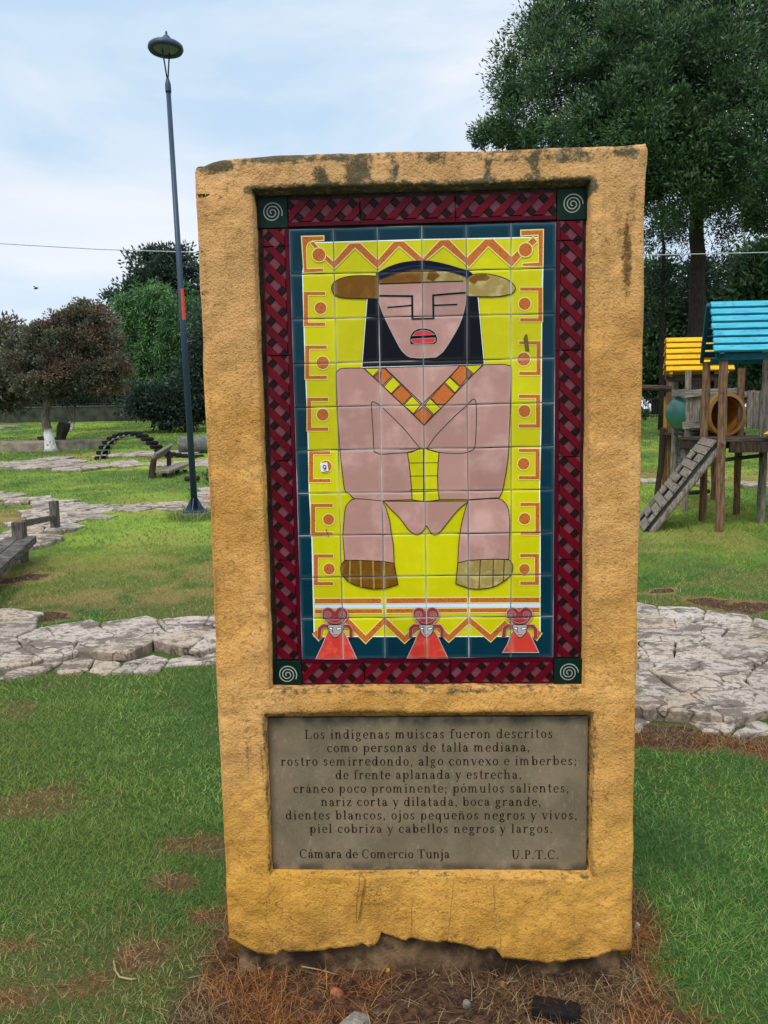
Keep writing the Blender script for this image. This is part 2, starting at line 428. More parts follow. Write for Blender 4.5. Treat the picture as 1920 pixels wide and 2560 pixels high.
paving('path', near_poly, .50, .24, .065, 11, gap=.001, rough=.028, detail=.035)
lip_r = g2([(1560, 1765), (1700, 1782), (1760, 1792), (1840, 1775), (1940, 1795), (2300, 1850), (2300, 1900), (1940, 1838), (1840, 1812), (1760, 1826), (1700, 1816), (1560, 1800)], .03)
paving('path', lip_r, .34, .15, .012, 17, gap=.002, rough=.04, detail=.035)
lip_l = g2([(-300, 1680), (0, 1662), (120, 1656), (260, 1644), (400, 1632), (560, 1618), (560, 1650), (400, 1664), (260, 1672), (120, 1680), (0, 1686), (-300, 1702)], .03)
paving('path', lip_l, .36, .17, .015, 18, gap=.002, rough=.04, detail=.035)
mid_poly = g2([(-400, 1195), (0, 1229), (98, 1239), (195, 1250), (260, 1259), (325, 1257), (423, 1254), (482, 1241), (501, 1221), (527, 1213), (700, 1180), (760, 1230), (534, 1272), (423, 1272), (325, 1270), (254, 1279), (195, 1303), (153, 1325), (98, 1352), (72, 1368), (0, 1415), (-150, 1520), (-420, 1560), (-150, 1400), (0, 1335), (32, 1312), (65, 1286), (80, 1264), (65, 1258), (0, 1250), (-400, 1225)], .06)
paving('path', mid_poly, .46, .32, .04, 12, gap=.002, rough=.05, detail=.08)
far_poly = g2([(-400, 1150), (0, 1152), (65, 1149), (130, 1142), (195, 1147), (325, 1155), (391, 1155), (472, 1149), (640, 1140), (640, 1160), (472, 1165), (391, 1167), (277, 1161), (228, 1167), (163, 1172), (81, 1172), (0, 1167), (-400, 1170)], .05)
paving('path', far_poly, .7, .6, .05, 13, detail=.3)
back_poly = g2([(250, 1141), (300, 1133), (391, 1127), (520, 1122), (520, 1128), (391, 1136), (300, 1143)], .05)
paving('path', back_poly, .7, .6, .05, 14, detail=.3)
right_poly = g2([(1560, 1194), (1700, 1192), (1800, 1196), (1950, 1206), (2200, 1220), (2200, 1230), (1950, 1217), (1800, 1206), (1560, 1203)], .04)
paving('path', right_poly, .55, .5, .05, 15, detail=.25)
PATHS = [lip_r, lip_l, near_poly, mid_poly, far_poly, back_poly, right_poly]

# =================================================================== THE MONUMENT
mon = thing('monument', 'rough ochre stucco pillar holding a glazed tile picture above an engraved grey plaque', 'monument')
A = 0.124                                        # one tile
n = NT('ochre_stucco')
moss_and_shade, stain = n.attr('moss_and_shade'), n.attr('stain')  # first mask holds real moss plus shade painted into the openings
c = n.mix(n.rng(n.noise(3.5, 4), .35, .68), lin((216, 160, 90)), lin((197, 138, 66)))
c = n.mix(n.math('MULTIPLY', n.rng(n.noise(1.7, 3), .45, .7), .6), c, lin((222, 172, 114)))
c = n.mix(n.math('MULTIPLY', n.rng(n.noise(95, 5, .7), .52, .68), .55), c, lin((128, 88, 42)))
c = n.mix(n.math('MULTIPLY', n.rng(n.noise(9, 6, .7), .56, .72), .35), c, lin((150, 104, 44)))
sx_ = n.n('ShaderNodeSeparateXYZ'); n.l(n.tc.outputs['Object'], sx_.inputs[0])
height_tone = n.math('ADD', sx_.outputs[2], n.math('MULTIPLY', n.noise(1.6, 4), 1.2))
c = n.mix(n.math('MULTIPLY', n.rng(height_tone, 2.2, 3.1), .65), c, lin((204, 158, 112)))  # paler tan towards the top, yellower towards the foot
c = n.mix(n.math('MULTIPLY', n.rng(height_tone, 1.5, .7), .55), c, lin((200, 146, 52)))
c = n.mix(n.math('MULTIPLY', n.rng(n.noise(26, 5, .7), .54, .68), .28), c, lin((140, 94, 46)))
# hairline cracks running down the lower plaster
cz = n.co((5.2, 5.2, 1.5))
wob = n.noise(9, 3)
vm_ = n.n('ShaderNodeVectorMath', operation='MULTIPLY_ADD'); n.l(n.tc.outputs['Object'], vm_.inputs[0]); vm_.inputs[1].default_value = (6.0, .6, .8)
cv = n.n('ShaderNodeCombineXYZ'); n.l(wob, cv.inputs[0]); n.l(wob, cv.inputs[2]); n.l(cv.outputs[0], vm_.inputs[2])
ck = n.vor(1.0, 'DISTANCE_TO_EDGE', vm_.outputs[0])
low = n.rng(sx_.outputs[2], .37, .30)
ckm = n.math('MULTIPLY', n.math('MULTIPLY', n.rng(ck, .006, .0015), low), n.rng(n.noise(4.5, 2), .42, .56))
c = n.mix(n.math('MULTIPLY', ckm, .5), c, lin((84, 54, 26)))
mn = n.math('ADD', moss_and_shade, n.math('MULTIPLY', n.math('SUBTRACT', n.noise(34, 6, .75), .52), 2.3))
moss_shade_col = n.mix(n.noise(60, 3), lin((44, 44, 34)), lin((96, 94, 74)))
moss_shade_col = n.mix(n.math('MULTIPLY', n.rng(n.noise(26, 4), .58, .7), n.rng(sx_.outputs[2], 2.37, 2.41)), moss_shade_col, lin((150, 146, 130)))
c = n.mix(n.math('MULTIPLY', n.rng(mn, .28, .75), .92), c, moss_shade_col)
sn = n.math('ADD', stain, n.math('MULTIPLY', n.math('SUBTRACT', n.noise(70, 5, .75), .52), 2.2))
c = n.mix(n.math('MULTIPLY', n.math('MULTIPLY', n.rng(sn, .3, .95), n.rng(stain, .03, .4)), .85), c, lin((76, 54, 30)))
hh = n.math('ADD', n.math('MULTIPLY', n.noise(150, 4, .65), n.rng(n.noise(5, 4), .36, .64, .35, 1.25)), n.math('MULTIPLY', n.noise(30, 5, .6), 1.2))
pit = n.rng(n.noise(75, 3, .6), .62, .70)
c = n.mix(n.math('MULTIPLY', pit, .3), c, lin((110, 74, 36)))
stk = n.math('MULTIPLY', n.rng(n.noise(3, 5, .65, n.co((9, 9, .9))), .54, .70), .25)
c = n.mix(stk, c, lin((140, 98, 44)))
mud = n.math('MULTIPLY', n.rng(sx_.outputs[2], .30, .04), n.rng(n.noise(14, 5, .7), .40, .62))
c = n.mix(n.math('MULTIPLY', mud, .5), c, lin((128, 90, 44)))
hh = n.math('SUBTRACT', hh, n.math('MULTIPLY', pit, .6))
hh = n.math('SUBTRACT', hh, n.math('MULTIPLY', ckm, .8))
m_stucco = n.done(c, .93, n.bump(hh, .72, .015), spec=.1)

XL, XR, ZT, YF, YB = -.621, .606, 2.427, -.04, .24
RA = (-.464, .459, .918, 2.338)                  # opening for the tiles
RB = (-.484, .485, .336, .848)                   # opening for the plaque
rag = [(288, 200), (300, 212), (318, 224), (340, 236), (368, 246), (400, 246), (415, 231), (440, 236), (470, 238), (515, 238), (535, 232), (560, 228), (585, 224), (606, 223), (622, 214), (635, 222), (652, 220), (664, 206), (669, 190),
       (690, 196), (705, 202), (730, 208), (745, 199), (775, 204), (830, 206), (870, 210), (890, 216), (915, 224), (945, 221), (968, 224), (974, 248), (1000, 250), (1060, 256), (1100, 262), (1130, 261), (1165, 254), (1200, 246), (1240, 240), (1262, 232), (1290, 230), (1318, 222)]
ragw = [at(300 + a / 1.024, 2150 + b / 1.024, YF) for a, b in rag]
ragx = np.array([p[0] for p in ragw]); ragz = np.array([p[2] for p in ragw])
def split(a, b, st, marks):
    pts = [a] + sorted(m for m in marks if a < m < b) + [b]; out = []
    for p, q in zip(pts, pts[1:]):
        k = max(1, round((q - p) / st)); out += [p + (q - p) * i / k for i in range(k)]
    return out + [b]
rc = .008
fx = split(XL + rc, XR - rc, .0105, [RA[0], RA[1], RB[0], RB[1]])
loop = [(XL + rc - rc * math.sin(t), YF + rc - rc * math.cos(t), 0) for t in (R(72), R(48), R(24))]
nf0 = len(loop)
loop += [(x, YF, 1) for x in fx]; nf1 = len(loop)
loop += [(XR - rc + rc * math.sin(t), YF + rc - rc * math.cos(t), 0) for t in (R(24), R(48), R(72))]
loop += [(XR, y, 0) for y in np.linspace(YF + rc, YB, 16)] + [(x, YB, 0) for x in np.linspace(XR - .05, XL + .05, 16)] + [(XL, y, 0) for y in np.linspace(YB, YF + rc, 16)]
z0 = .02
zs = split(z0, ZT - .03, .0105, [RA[2], RA[3], RB[2], RB[3]]) + [ZT - .018, ZT - .008, ZT - .002, ZT]
shrink = {len(zs) - 4: .0, len(zs) - 3: .002, len(zs) - 2: .006, len(zs) - 1: .014}
LP = np.array([(p[0], p[1]) for p in loop]); nL = len(loop)
V = np.zeros((len(zs), nL, 3))
nrm = np.zeros((nL, 2))
for i in range(nL):
    t = LP[(i + 1) % nL] - LP[i - 1]; t = t / (np.linalg.norm(t) + 1e-9); nrm[i] = (t[1], -t[0])
zb = np.interp(LP[:, 0], ragx, ragz) + (fbm(LP[:, 0] * 45, LP[:, 0] * 3, 3) - .5) * .013
zb = np.where((LP[:, 1] < 0), zb, .05)
for j, z in enumerate(zs):
    X = LP[:, 0].copy(); Y = LP[:, 1].copy(); Z = np.full(nL, z)
    if z < RB[2]: Z = zb + (z - z0) * (RB[2] - zb) / (RB[2] - z0)
    s = shrink.get(j, 0)
    X -= nrm[:, 0] * s; Y -= nrm[:, 1] * s
    lc = np.clip((-.50 - X) / .10, 0, 1); Z -= np.where(Z > 2.33, .022 * lc ** 2, 0)
    q = X * 1.0 + Y * .7
    dsp = (fbm(q * 5 + 3, Z * 5, 3) - .5) * .034 + (fbm(q * 15 + 7, Z * 13 + 3, 2) - .5) * .012 + (fbm(q * 30, Z * 26 + 9, 3) - .5) * .008
    tool = (vnoise(q * 7 + 2, Z * 38) - .5) * .004 * (sst(2.30, 2.36, Z) + sst(.86, .88, Z) * (1 - sst(.90, .915, Z)))
    isf = np.array([p[2] for p in loop])
    dsp = (dsp + tool) * np.where(isf == 1, 1, .2)
    X += nrm[:, 0] * dsp + (vnoise(q * 12 + 40, Z * 12) - .5) * .003
    Y += nrm[:, 1] * dsp
    if j > 3: Z = Z + (vnoise(q * 10 + 80, Z * 10) - .5) * .006
    V[j, :, 0], V[j, :, 1], V[j, :, 2] = X, Y, Z
VV = V.reshape(-1, 3)
def inhole(x, z): return any(r[0] < x < r[1] and r[2] < z < r[3] for r in (RA, RB))
faces = []
for j in range(len(zs) - 1):
    zc = (zs[j] + zs[j + 1]) / 2
    for i in range(nL):
        k = (i + 1) % nL
        if loop[i][2] and loop[k][2] and inhole((loop[i][0] + loop[k][0]) / 2, zc): continue
        faces.append((j * nL + i, j * nL + k, (j + 1) * nL + k, (j + 1) * nL + i))
vl = VV.tolist()
# top cap, bottom lip
ctop = len(vl); vl.append([(XL + XR) / 2, (YF + YB) / 2, ZT + .004])
for i in range(nL): faces.append(((len(zs) - 1) * nL + i, (len(zs) - 1) * nL + (i + 1) % nL, ctop))
o_ = len(vl)
for i in range(nL):
    p = VV[i]; vl.append([p[0] - nrm[i, 0] * .03, p[1] - nrm[i, 1] * .03, p[2] + .004])
for i in range(nL): faces.append((o_ + i, o_ + (i + 1) % nL, (i + 1) % nL, i))
# reveals and the back of each opening
lx = [p[0] for p in loop]
def reveal(rect, ydeep):
    ia = min(range(nf0, nf1), key=lambda i: abs(lx[i] - rect[0])); ib = min(range(nf0, nf1), key=lambda i: abs(lx[i] - rect[1]))
    ja = min(range(len(zs)), key=lambda j: abs(zs[j] - rect[2])); jb = min(range(len(zs)), key=lambda j: abs(zs[j] - rect[3]))
    path = [(ja, i) for i in range(ia, ib)] + [(j, ib) for j in range(ja, jb)] + [(jb, i) for i in range(ib, ia, -1)] + [(j, ia) for j in range(jb, ja, -1)]
    base = len(vl); cx, cz = (rect[0] + rect[1]) / 2, (rect[2] + rect[3]) / 2
    for (j, i) in path:
        p = V[j, i]; vl.append([p[0] + (.002 if p[0] < cx else -.002), ydeep, p[2] + (.002 if p[2] < cz else -.002)])
    m = len(path)
    for k in range(m):
        a = path[k][0] * nL + path[k][1]; b = path[(k + 1) % m][0] * nL + path[(k + 1) % m][1]
        faces.append((b, a, base + k, base + (k + 1) % m))
    faces.append(tuple(base + k for k in range(m)))
reveal(RA, .014); reveal(RB, .010)
arr = np.array(vl)
x, y, z = arr[:, 0], arr[:, 1], arr[:, 2]
mo = sst(2.37, 2.425, z + (fbm(x * 8, z * 1.5, 3) - .5) * .10) * .5
mo = np.maximum(mo, np.where(z > 2.418, .6, 0))
for (px, py, rx, ry, k) in ((800, 440, 24, 34, .8), (895, 430, 42, 44, .9), (985, 420, 16, 48, .75), (1222, 425, 14, 46, .75), (1335, 425, 18, 60, .85), (1390, 395, 60, 18, .7), (535, 412, 70, 26, .95), (690, 398, 110, 20, .85), (850, 396, 120, 16, .8),
                            (1460, 392, 30, 22, .7), (1570, 385, 40, 18, .8), (1290, 395, 70, 12, .7), (1240, 445, 30, 14, .6), (1475, 470, 22, 26, .9), (640, 480, 26, 14, .7)):
    P = at(px, py, YF); sc = 2.2 / FPX
    d = np.hypot((x - P[0]) / (rx * sc), (z - P[2]) / (ry * sc))
    mo = np.maximum(mo, np.where(y < .1, k * (1 - sst(.4, 1.25, d)), 0))
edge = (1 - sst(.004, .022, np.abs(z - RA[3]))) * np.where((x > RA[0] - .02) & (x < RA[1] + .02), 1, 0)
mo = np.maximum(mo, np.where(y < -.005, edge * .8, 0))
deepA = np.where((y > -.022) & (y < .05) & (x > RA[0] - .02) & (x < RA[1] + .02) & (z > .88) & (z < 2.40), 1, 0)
mo = np.maximum(mo, deepA * np.where(z > 2.30, .75, np.where(x > .3, .2, .55)))  # reveals darkened as painted shade, strongest at the top, weakest on the right
mo = np.maximum(mo, (1 - sst(.003, .014, np.abs(z - RA[2] + .004))) * np.where((x > RA[0]) & (x < RA[1]) & (y < .03), .5, 0))
mo = np.maximum(mo, (1 - sst(.002, .014, np.abs(x - RB[0]))) * np.where((z > RB[2]) & (z < RB[3]) & (y < .03), .5, 0))  # shade drawn into the colour down the plaque opening's left edge
mo = np.maximum(mo, (1 - sst(.002, .014, np.abs(x - RB[1]))) * np.where((z > RB[2]) & (z < RB[3] - .03) & (y < .03), .45, 0))
mo = np.maximum(mo, (1 - sst(.001, .007, np.abs(z - RB[2] + .001))) * np.where((x > RB[0]) & (x < RB[1]) & (y < .03), .45, 0))
stn = np.zeros(len(arr))
for (px, py, rx, ry, k) in ((1568, 640, 16, 130, 1.0), (1545, 560, 22, 70, .6), (1585, 500, 14, 70, .6), (640, 640, 10, 60, .5), (1590, 900, 12, 80, .35), (505, 520, 14, 60, .4), (1500, 1500, 30, 90, .25), (620, 1850, 16, 120, .5), (655, 1900, 8, 90, .7),
                            (1545, 1650, 20, 160, .3), (600, 2330, 50, 40, .5), (700, 2370, 70, 18, .5), (1400, 2385, 160, 18, .4), (1490, 1850, 14, 120, .5), (512, 700, 14, 160, .5), (535, 1050, 14, 140, .4), (560, 1500, 12, 160, .4), (1600, 1150, 8, 160, .4), (660, 470, 30, 30, .4), (560, 470, 40, 40, .45), (1590, 1900, 8, 200, .4), (700, 2280, 60, 30, .35), (1100, 2340, 180, 22, .4)):
    P = at(px, py, YF); sc = 2.25 / FPX
    d = np.hypot((x - P[0]) / (rx * sc), (z - P[2]) / (ry * sc)); stn = np.maximum(stn, np.where(y < .1, k * (1 - sst(.3, 1.3, d)), 0))
me = bpy.data.meshes.new('stucco_body'); me.from_pydata(vl, [], faces)
for nm, vals in (('moss_and_shade', mo), ('stain', stn)): me.attributes.new(nm, 'FLOAT', 'POINT').data.foreach_set('value', np.array(vals, dtype=np.float32))
me.materials.append(m_stucco); me.polygons.foreach_set('use_smooth', [True] * len(me.polygons)); me.update()
bm = bmesh.new(); bm.from_mesh(me); bmesh.ops.recalc_face_normals(bm, faces=bm.faces); bm.to_mesh(me); bm.free()
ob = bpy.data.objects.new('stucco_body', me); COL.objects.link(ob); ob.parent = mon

n = NT('bare_concrete')
c = n.mix(n.rng(n.noise(16, 5), .35, .65), lin((84, 66, 48)), lin((138, 108, 78)))
c = n.mix(n.rng(n.noise(7, 4), .45, .6), c, lin((60, 46, 36)))
m_core = n.done(c, .95, n.bump(n.noise(60, 6, .7), .9, .02), spec=.1)
cx_ = [XL + .025 + (XR - XL - .05) * i / 80 for i in range(81)]
core = MB(); rows = 12; vs = []
for j in range(rows + 1):
    zz = -.12 + .36 * j / rows
    for xx in cx_: vs.append((xx, -.010 + (float(fbm(xx * 7, zz * 9, 3)) - .5) * .03 - max(0, .07 - zz) * .22 * float(fbm(xx * 3, 4, 2)), zz))
fs = [(j * 81 + i, j * 81 + i + 1, (j + 1) * 81 + i + 1, (j + 1) * 81 + i) for j in range(rows) for i in range(80)]
core.add(vs, fs); core.box(((XL + XR) / 2, .10, .05), (XR - XL - .06, .17, .36))
core.build('concrete_core', m_core, mon, smooth=False)

# ---- glazes: every glaze knows the tile grid (grout lines, pillowed tile edges, tile to tile tint)
def glaze(name, rgb, rgb2=None, speck=None, mott=0.0, rough=.14, ms=30):
    n = NT(name)
    s = n.n('ShaderNodeSeparateXYZ'); n.l(n.tc.outputs['Object'], s.inputs[0])
    wx = n.math('MULTIPLY', n.math('SUBTRACT', n.noise(5, 2), .5), .006)
    u = n.math('DIVIDE', n.math('ADD', n.math('ADD', s.outputs[0], 3 * A), wx), A); v = n.math('DIVIDE', n.math('ADD', n.math('SUBTRACT', s.outputs[2], 1.0), wx), A)
    fu, fv = n.math('FRACT', u), n.math('FRACT', v)
    eu = n.math('MINIMUM', fu, n.math('SUBTRACT', 1.0, fu)); ev = n.math('MINIMUM', fv, n.math('SUBTRACT', 1.0, fv))
    de = n.math('MULTIPLY', n.math('MINIMUM', eu, ev), A)
    cb = n.n('ShaderNodeCombineXYZ'); n.l(n.math('FLOOR', u), cb.inputs[0]); n.l(n.math('FLOOR', v), cb.inputs[1])
    wt = n.n('ShaderNodeTexWhiteNoise', noise_dimensions='2D'); n.l(cb.outputs[0], wt.inputs[0])
    c = n.mix(n.noise(14, 4), lin(rgb), lin(rgb2 or [min(255, k * 1.06 + 4) for k in rgb]))
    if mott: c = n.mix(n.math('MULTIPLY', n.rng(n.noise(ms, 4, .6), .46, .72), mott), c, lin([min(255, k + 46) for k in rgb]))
    if speck: c = n.mix(n.rng(n.noise(330, 2, .5), .56, .66), c, lin(speck))
    # the glaze pools paler towards some tile edges
    c = n.mix(n.math('MULTIPLY', n.rng(de, .012, .001), .22), c, lin([min(255, k * .7 + 80) for k in rgb]))
    tint = n.rng(wt.outputs[0], 0, 1, .86, 1.1, False)
    sc = n.n('ShaderNodeVectorMath', operation='SCALE'); n.l(c, sc.inputs[0]); n.l(tint, sc.inputs['Scale']); c = sc.outputs[0]
    wid = n.rng(n.noise(9, 3), .3, .7, .0008, .0017)
    gm = n.math('LESS_THAN', de, wid)
    isv = n.math('LESS_THAN', eu, ev)
    gcol = n.mix(n.math('ADD', n.rng(n.noise(3.1, 3), .46, .66), n.math('MULTIPLY', isv, .30)), lin((24, 20, 18)), lin((176, 168, 160)))
    c = n.mix(gm, c, gcol)
    hgt = n.math('ADD', n.rng(de, .0, .006), n.math('MULTIPLY', n.noise(20, 2), .10))
    rgh = n.math('ADD', rough, n.math('ADD', n.math('MULTIPLY', gm, .6), n.math('MULTIPLY', n.noise(8, 3), .12)))
    return n.done(c, rgh, n.bump(hgt, .5, .003), spec=.09)
g_teal = glaze('teal_glaze', (8, 52, 66), (6, 38, 50))
g_yel = glaze('yellow_glaze', (196, 190, 14), (186, 172, 8), mott=.10)
g_org = glaze('orange_glaze', (186, 106, 48), (176, 88, 34), speck=(140, 62, 24))
g_pale = glaze('pale_outline_glaze', (214, 190, 104), (220, 200, 124))
g_white = glaze('white_outline_glaze', (222, 226, 226))
g_skin = glaze('pink_brown_glaze', (176, 132, 121), (163, 119, 108), mott=.42, ms=9)  # broad pale patches imitate soft reflections on the glaze
g_navy = glaze('navy_glaze', (3, 6, 13), (4, 9, 20))
g_blue = glaze('blue_line_glaze', (14, 26, 62))
g_brown = glaze('brown_glaze', (116, 74, 16), (98, 60, 14), mott=.25)
g_tan = glaze('tan_glaze', (156, 136, 82), (140, 112, 50), mott=.55)
g_red = glaze('red_glaze', (196, 62, 46), (180, 44, 40), mott=.35)
g_mar = glaze('maroon_glaze', (150, 50, 48), (136, 40, 44), mott=.1)
g_lip = glaze('lip_red_glaze', (190, 44, 48))
g_grey = glaze('grey_face_glaze', (158, 142, 136))
g_line = glaze('dark_line_glaze', (44, 28, 24))
g_sky = glaze('pale_blue_glaze', (186, 202, 214))
g_dirt = glaze('grimy_scratch', (96, 88, 30), speck=(50, 44, 24), rough=.6)
g_rust = glaze('rust_glaze', (146, 72, 48))
MATS = [g_teal, g_yel, g_org, g_pale, g_white, g_skin, g_navy, g_blue, g_brown, g_tan, g_red, g_mar, g_lip, g_grey, g_line, g_sky, g_dirt, g_rust]
TEAL, YEL, ORG, PALE, WHITE, SKIN, NAVY, BLUE, BROWN, TAN, RED, MAR, LIP, GREY, LINE, SKYB, DIRT, RUST = range(18)
ZO = {1: (640, 440), 2: (1050, 440), 3: (640, 880), 4: (1050, 880), 5: (640, 1320), 6: (1050, 1320), 7: (640, 1740), 8: (1050, 1740)}
def Z(k, *pts):                                  # tracing of the flat tile picture -> metres on its own plane
    ox, oy = ZO[k]; o = []
    for a, b in zip(pts[::2], pts[1::2]):
        P = at(ox + a / 3.6065, oy + b / 3.6065, 0.0); o.append((P[0], P[2]))
    return o
def SP(*pts):
    return [tuple(at(a, b, 0.0)[[0, 2]]) for a, b in zip(pts[::2], pts[1::2])]
LAY = .00028
class Art(MB):
    def fill(s, poly, mi, lay):
        tri = tessellate_polygon([[Vector((p[0], p[1], 0)) for p in poly]])
        s.add([(p[0], -LAY * lay, p[1]) for p in poly], [tuple(t) for t in tri], mi)
    def line(s, pts, wd, mi, lay, closed=False):
        P = [Vector(p) for p in pts]; Q = [P[0]]
        for p in P[1:]:
            if (p - Q[-1]).length > 1e-5: Q.append(p)
        if closed and (Q[0] - Q[-1]).length < 1e-5: Q.pop()
        P = Q; m = len(P); L = []; Rr = []
        for i in range(m):
            a = P[i - 1] if (i > 0 or closed) else None; b = P[(i + 1) % m] if (i < m - 1 or closed) else None
            d1 = (P[i] - a).normalized() if a is not None else None; d2 = (b - P[i]).normalized() if b is not None else None
            if d1 is None: d1 = d2
            if d2 is None: d2 = d1
            n1, n2 = Vector((-d1.y, d1.x)), Vector((-d2.y, d2.x)); nn = n1 + n2
            if nn.length < 1e-4: nn = n1
            nn.normalize(); k = min(1.8, 1 / max(.3, nn.dot(n1))) * wd / 2
            L.append(P[i] + nn * k); Rr.append(P[i] - nn * k)
        e = m if closed else m - 1
        y = -LAY * lay
        s.add([(p.x, y, p.y) for p in L + Rr], [(i, (i + 1) % m, m + (i + 1) % m, m + i) for i in range(e)], mi)
    def shape(s, poly, mi, lay, hw=.003, hm=PALE):
        s.fill(poly, mi, lay); s.line(poly, hw, hm, lay + 1, True)
    def disc(s, c, r, mi, lay, hw=.003, hm=PALE, k=20, ry=None):
        ry = ry or r
        s.shape([(c[0] + r * math.cos(2 * math.pi * i / k), c[1] + ry * math.sin(2 * math.pi * i / k)) for i in range(k)], mi, lay, hw, hm)
def smooth_path(pts, k=4, closed=False):
    m = len(pts); o = []
    for i in range(m if closed else m - 1):
        p0 = pts[(i - 1) % m] if (closed or i > 0) else pts[i]; p1 = pts[i]; p2 = pts[(i + 1) % m]; p3 = pts[(i + 2) % m] if (closed or i < m - 2) else p2
        for t in range(k):
            t /= k
            o.append(tuple(.5 * (2 * p1[j] + (p2[j] - p0[j]) * t + (2 * p0[j] - 5 * p1[j] + 4 * p2[j] - p3[j]) * t * t + (3 * p1[j] - p0[j] - 3 * p2[j] + p3[j]) * t ** 3) for j in (0, 1)))
    if not closed: o.append(pts[-1])
    return o

pic = Art()
pic.box((0, .0065, 1.0 + 5 * A), (6 * A, .0125, 10 * A), TEAL)
yel = Z(1, 455, 604) + Z(2, 30, 573, 1092, 553) + Z(2, 1108, 830, 1098, 1240) + Z(4, 1090, 700, 1078, 1240, 1083, 1640) + Z(6, 1083, 978) + Z(5, 525, 978, 505, 120) + Z(3, 480, 1250, 468, 700) + Z(1, 440, 1600, 420, 880)
pic.shape(yel, YEL, 1, .0026, WHITE)
# corner brackets and the zigzag of the top row
pic.shape(Z(1, 410, 545, 612, 540, 612, 583, 505, 588, 470, 612, 456, 645, 462, 836, 612, 832, 612, 866, 432, 876), ORG, 4)
pic.shape(Z(2, 908, 490, 1112, 483, 1108, 820, 918, 815, 922, 787, 1068, 778, 1065, 600, 1063, 535, 908, 542), ORG, 4)
zig = Z(1, 480, 600, 520, 590, 620, 700, 700, 770, 845, 606, 940, 604, 1097, 755, 1242, 592, 1335, 589, 1500, 738) + Z(2, 30, 738, 176, 579, 265, 574, 420, 735, 583, 572, 660, 567, 822, 725, 1020, 548, 1062, 592, 900, 745, 825, 826, 615, 638, 440, 830, 405, 790, 212, 632, 30, 785) + \
      Z(1, 1500, 782, 1440, 768, 1290, 637, 1105, 832, 1085, 832, 893, 652, 706, 842, 580, 720)
pic.shape(zig, ORG, 6)
pic.disc(Z(1, 568, 713)[0], .0195, ORG, 8); pic.disc(Z(2, 950, 668)[0], .0195, ORG, 8)
def bracket(x0, x1, yt, yb, dx, dy, r, wv=12, wa=10):
    s = 1 if x1 > x0 else -1
    pic.shape(SP(x0, yt, x1, yt, x1, yt + wa, x0 + s * wv, yt + wa, x0 + s * wv, yb - wa, x1, yb - wa, x1, yb, x0, yb), ORG, 4, .0024)
    pic.disc(SP(dx, dy)[0], r * .124 / 110.9, ORG, 4, .0028)
for b in ((759.2, 813.5, 729, 816, 801.6, 770.5, 16), (762.5, 818, 863.4, 948.8, 807, 907, 17), (767.5, 821.6, 993.7, 1078, 807, 1036.7, 16.5), (772, 827, 1126.8, 1206.6, 815, 1166, 16), (777, 832.7, 1258.5, 1339.4, 821.6, 1298.7, 15.5), (784, 834, 1385, 1464, 823, 1422.6, 16),
          (1356.4, 1299.5, 718, 805, 1311.5, 759.7, 16), (1352, 1297, 852.3, 938.8, 1309, 898, 17.5), (1351, 1296, 986, 1070, 1311, 1027.8, 16.5), (1349.5, 1296, 1121, 1199.4, 1309, 1159.5, 16), (1349.5, 1300, 1256, 1338, 1311.5, 1296.8, 16), (1348, 1299.5, 1383.8, 1463, 1311, 1422.6, 15)):
    bracket(*b)
# stripes and the bottom zigzag
pic.shape(Z(5, 527, 634, 1120, 630, 1136, 645, 1136, 670, 1120, 682, 527, 684), ORG, 4); pic.shape(Z(5, 1172, 630) + Z(6, 430, 625, 430, 675) + Z(5, 1172, 682), ORG, 4); pic.shape(Z(6, 448, 625, 1080, 622, 1080, 672, 448, 675), ORG, 4)
pic.fill(Z(5, 527, 691, 1144, 688, 1144, 720, 527, 722), SKYB, 4); pic.fill(Z(5, 1172, 688) + Z(6, 1080, 677, 1080, 711) + Z(5, 1172, 718), SKYB, 4)
pic.shape(Z(5, 527, 730, 1130, 726, 1143, 740, 1143, 762, 1130, 771, 527, 775), ORG, 4); pic.shape(Z(5, 1172, 726) + Z(6, 430, 720, 430, 763) + Z(5, 1172, 770), ORG, 4); pic.shape(Z(6, 448, 720, 1080, 714, 1080, 764, 448, 763), ORG, 4)
for ln in (Z(5, 810, 822, 988, 1003, 1158, 832, 1340, 1003, 1470, 880), Z(6, 170, 905, 260, 993, 440, 826, 636, 990, 780, 850), Z(5, 530, 935, 590, 1003), Z(6, 1078, 930, 1028, 1002)):
    pic.line(ln, .021, PALE, 4); pic.line(ln, .0155, ORG, 5)
pic.fill(Z(2, 945, 1432, 965, 1426, 972, 1470, 985, 1580, 950, 1582, 932, 1470), DIRT, 9)
pic.line(Z(5, 632, 8, 655, 80), .0022, DIRT, 9)
tiles = pic.build('tile_picture', MATS, mon)

fig = Art()
hair = Z(1, 1005, 1085) + Z(3, 955, 139) + Z(4, 578, 112) + Z(2, 520, 1070)
fig.shape(hair, NAVY, 8, .0015, WHITE)
fig.shape(smooth_path(Z(1, 1105, 905, 960, 899, 850, 905, 760, 928, 700, 965, 682, 1020, 715, 1076, 800, 1100, 1000, 1106, 1105, 1108), 3), BROWN, 11, .0024, LINE)
fig.shape(smooth_path(Z(2, 432, 915, 490, 888, 590, 884, 700, 903, 800, 943, 848, 988, 858, 1022, 830, 1057, 760, 1080, 640, 1090, 432, 1087), 3), TAN, 11, .0024, LINE)
fig.fill(Z(1, 1112, 972, 1112, 925, 1260, 875, 1400, 848, 1508, 843, 1508, 962), BROWN, 10)
fig.fill(Z(2, 29, 843, 210, 855, 340, 885, 420, 915, 420, 952, 29, 965), TAN, 10)
fig.fill(Z(2, 80, 860, 130, 855, 180, 900, 120, 950, 60, 930), BROWN, 11)
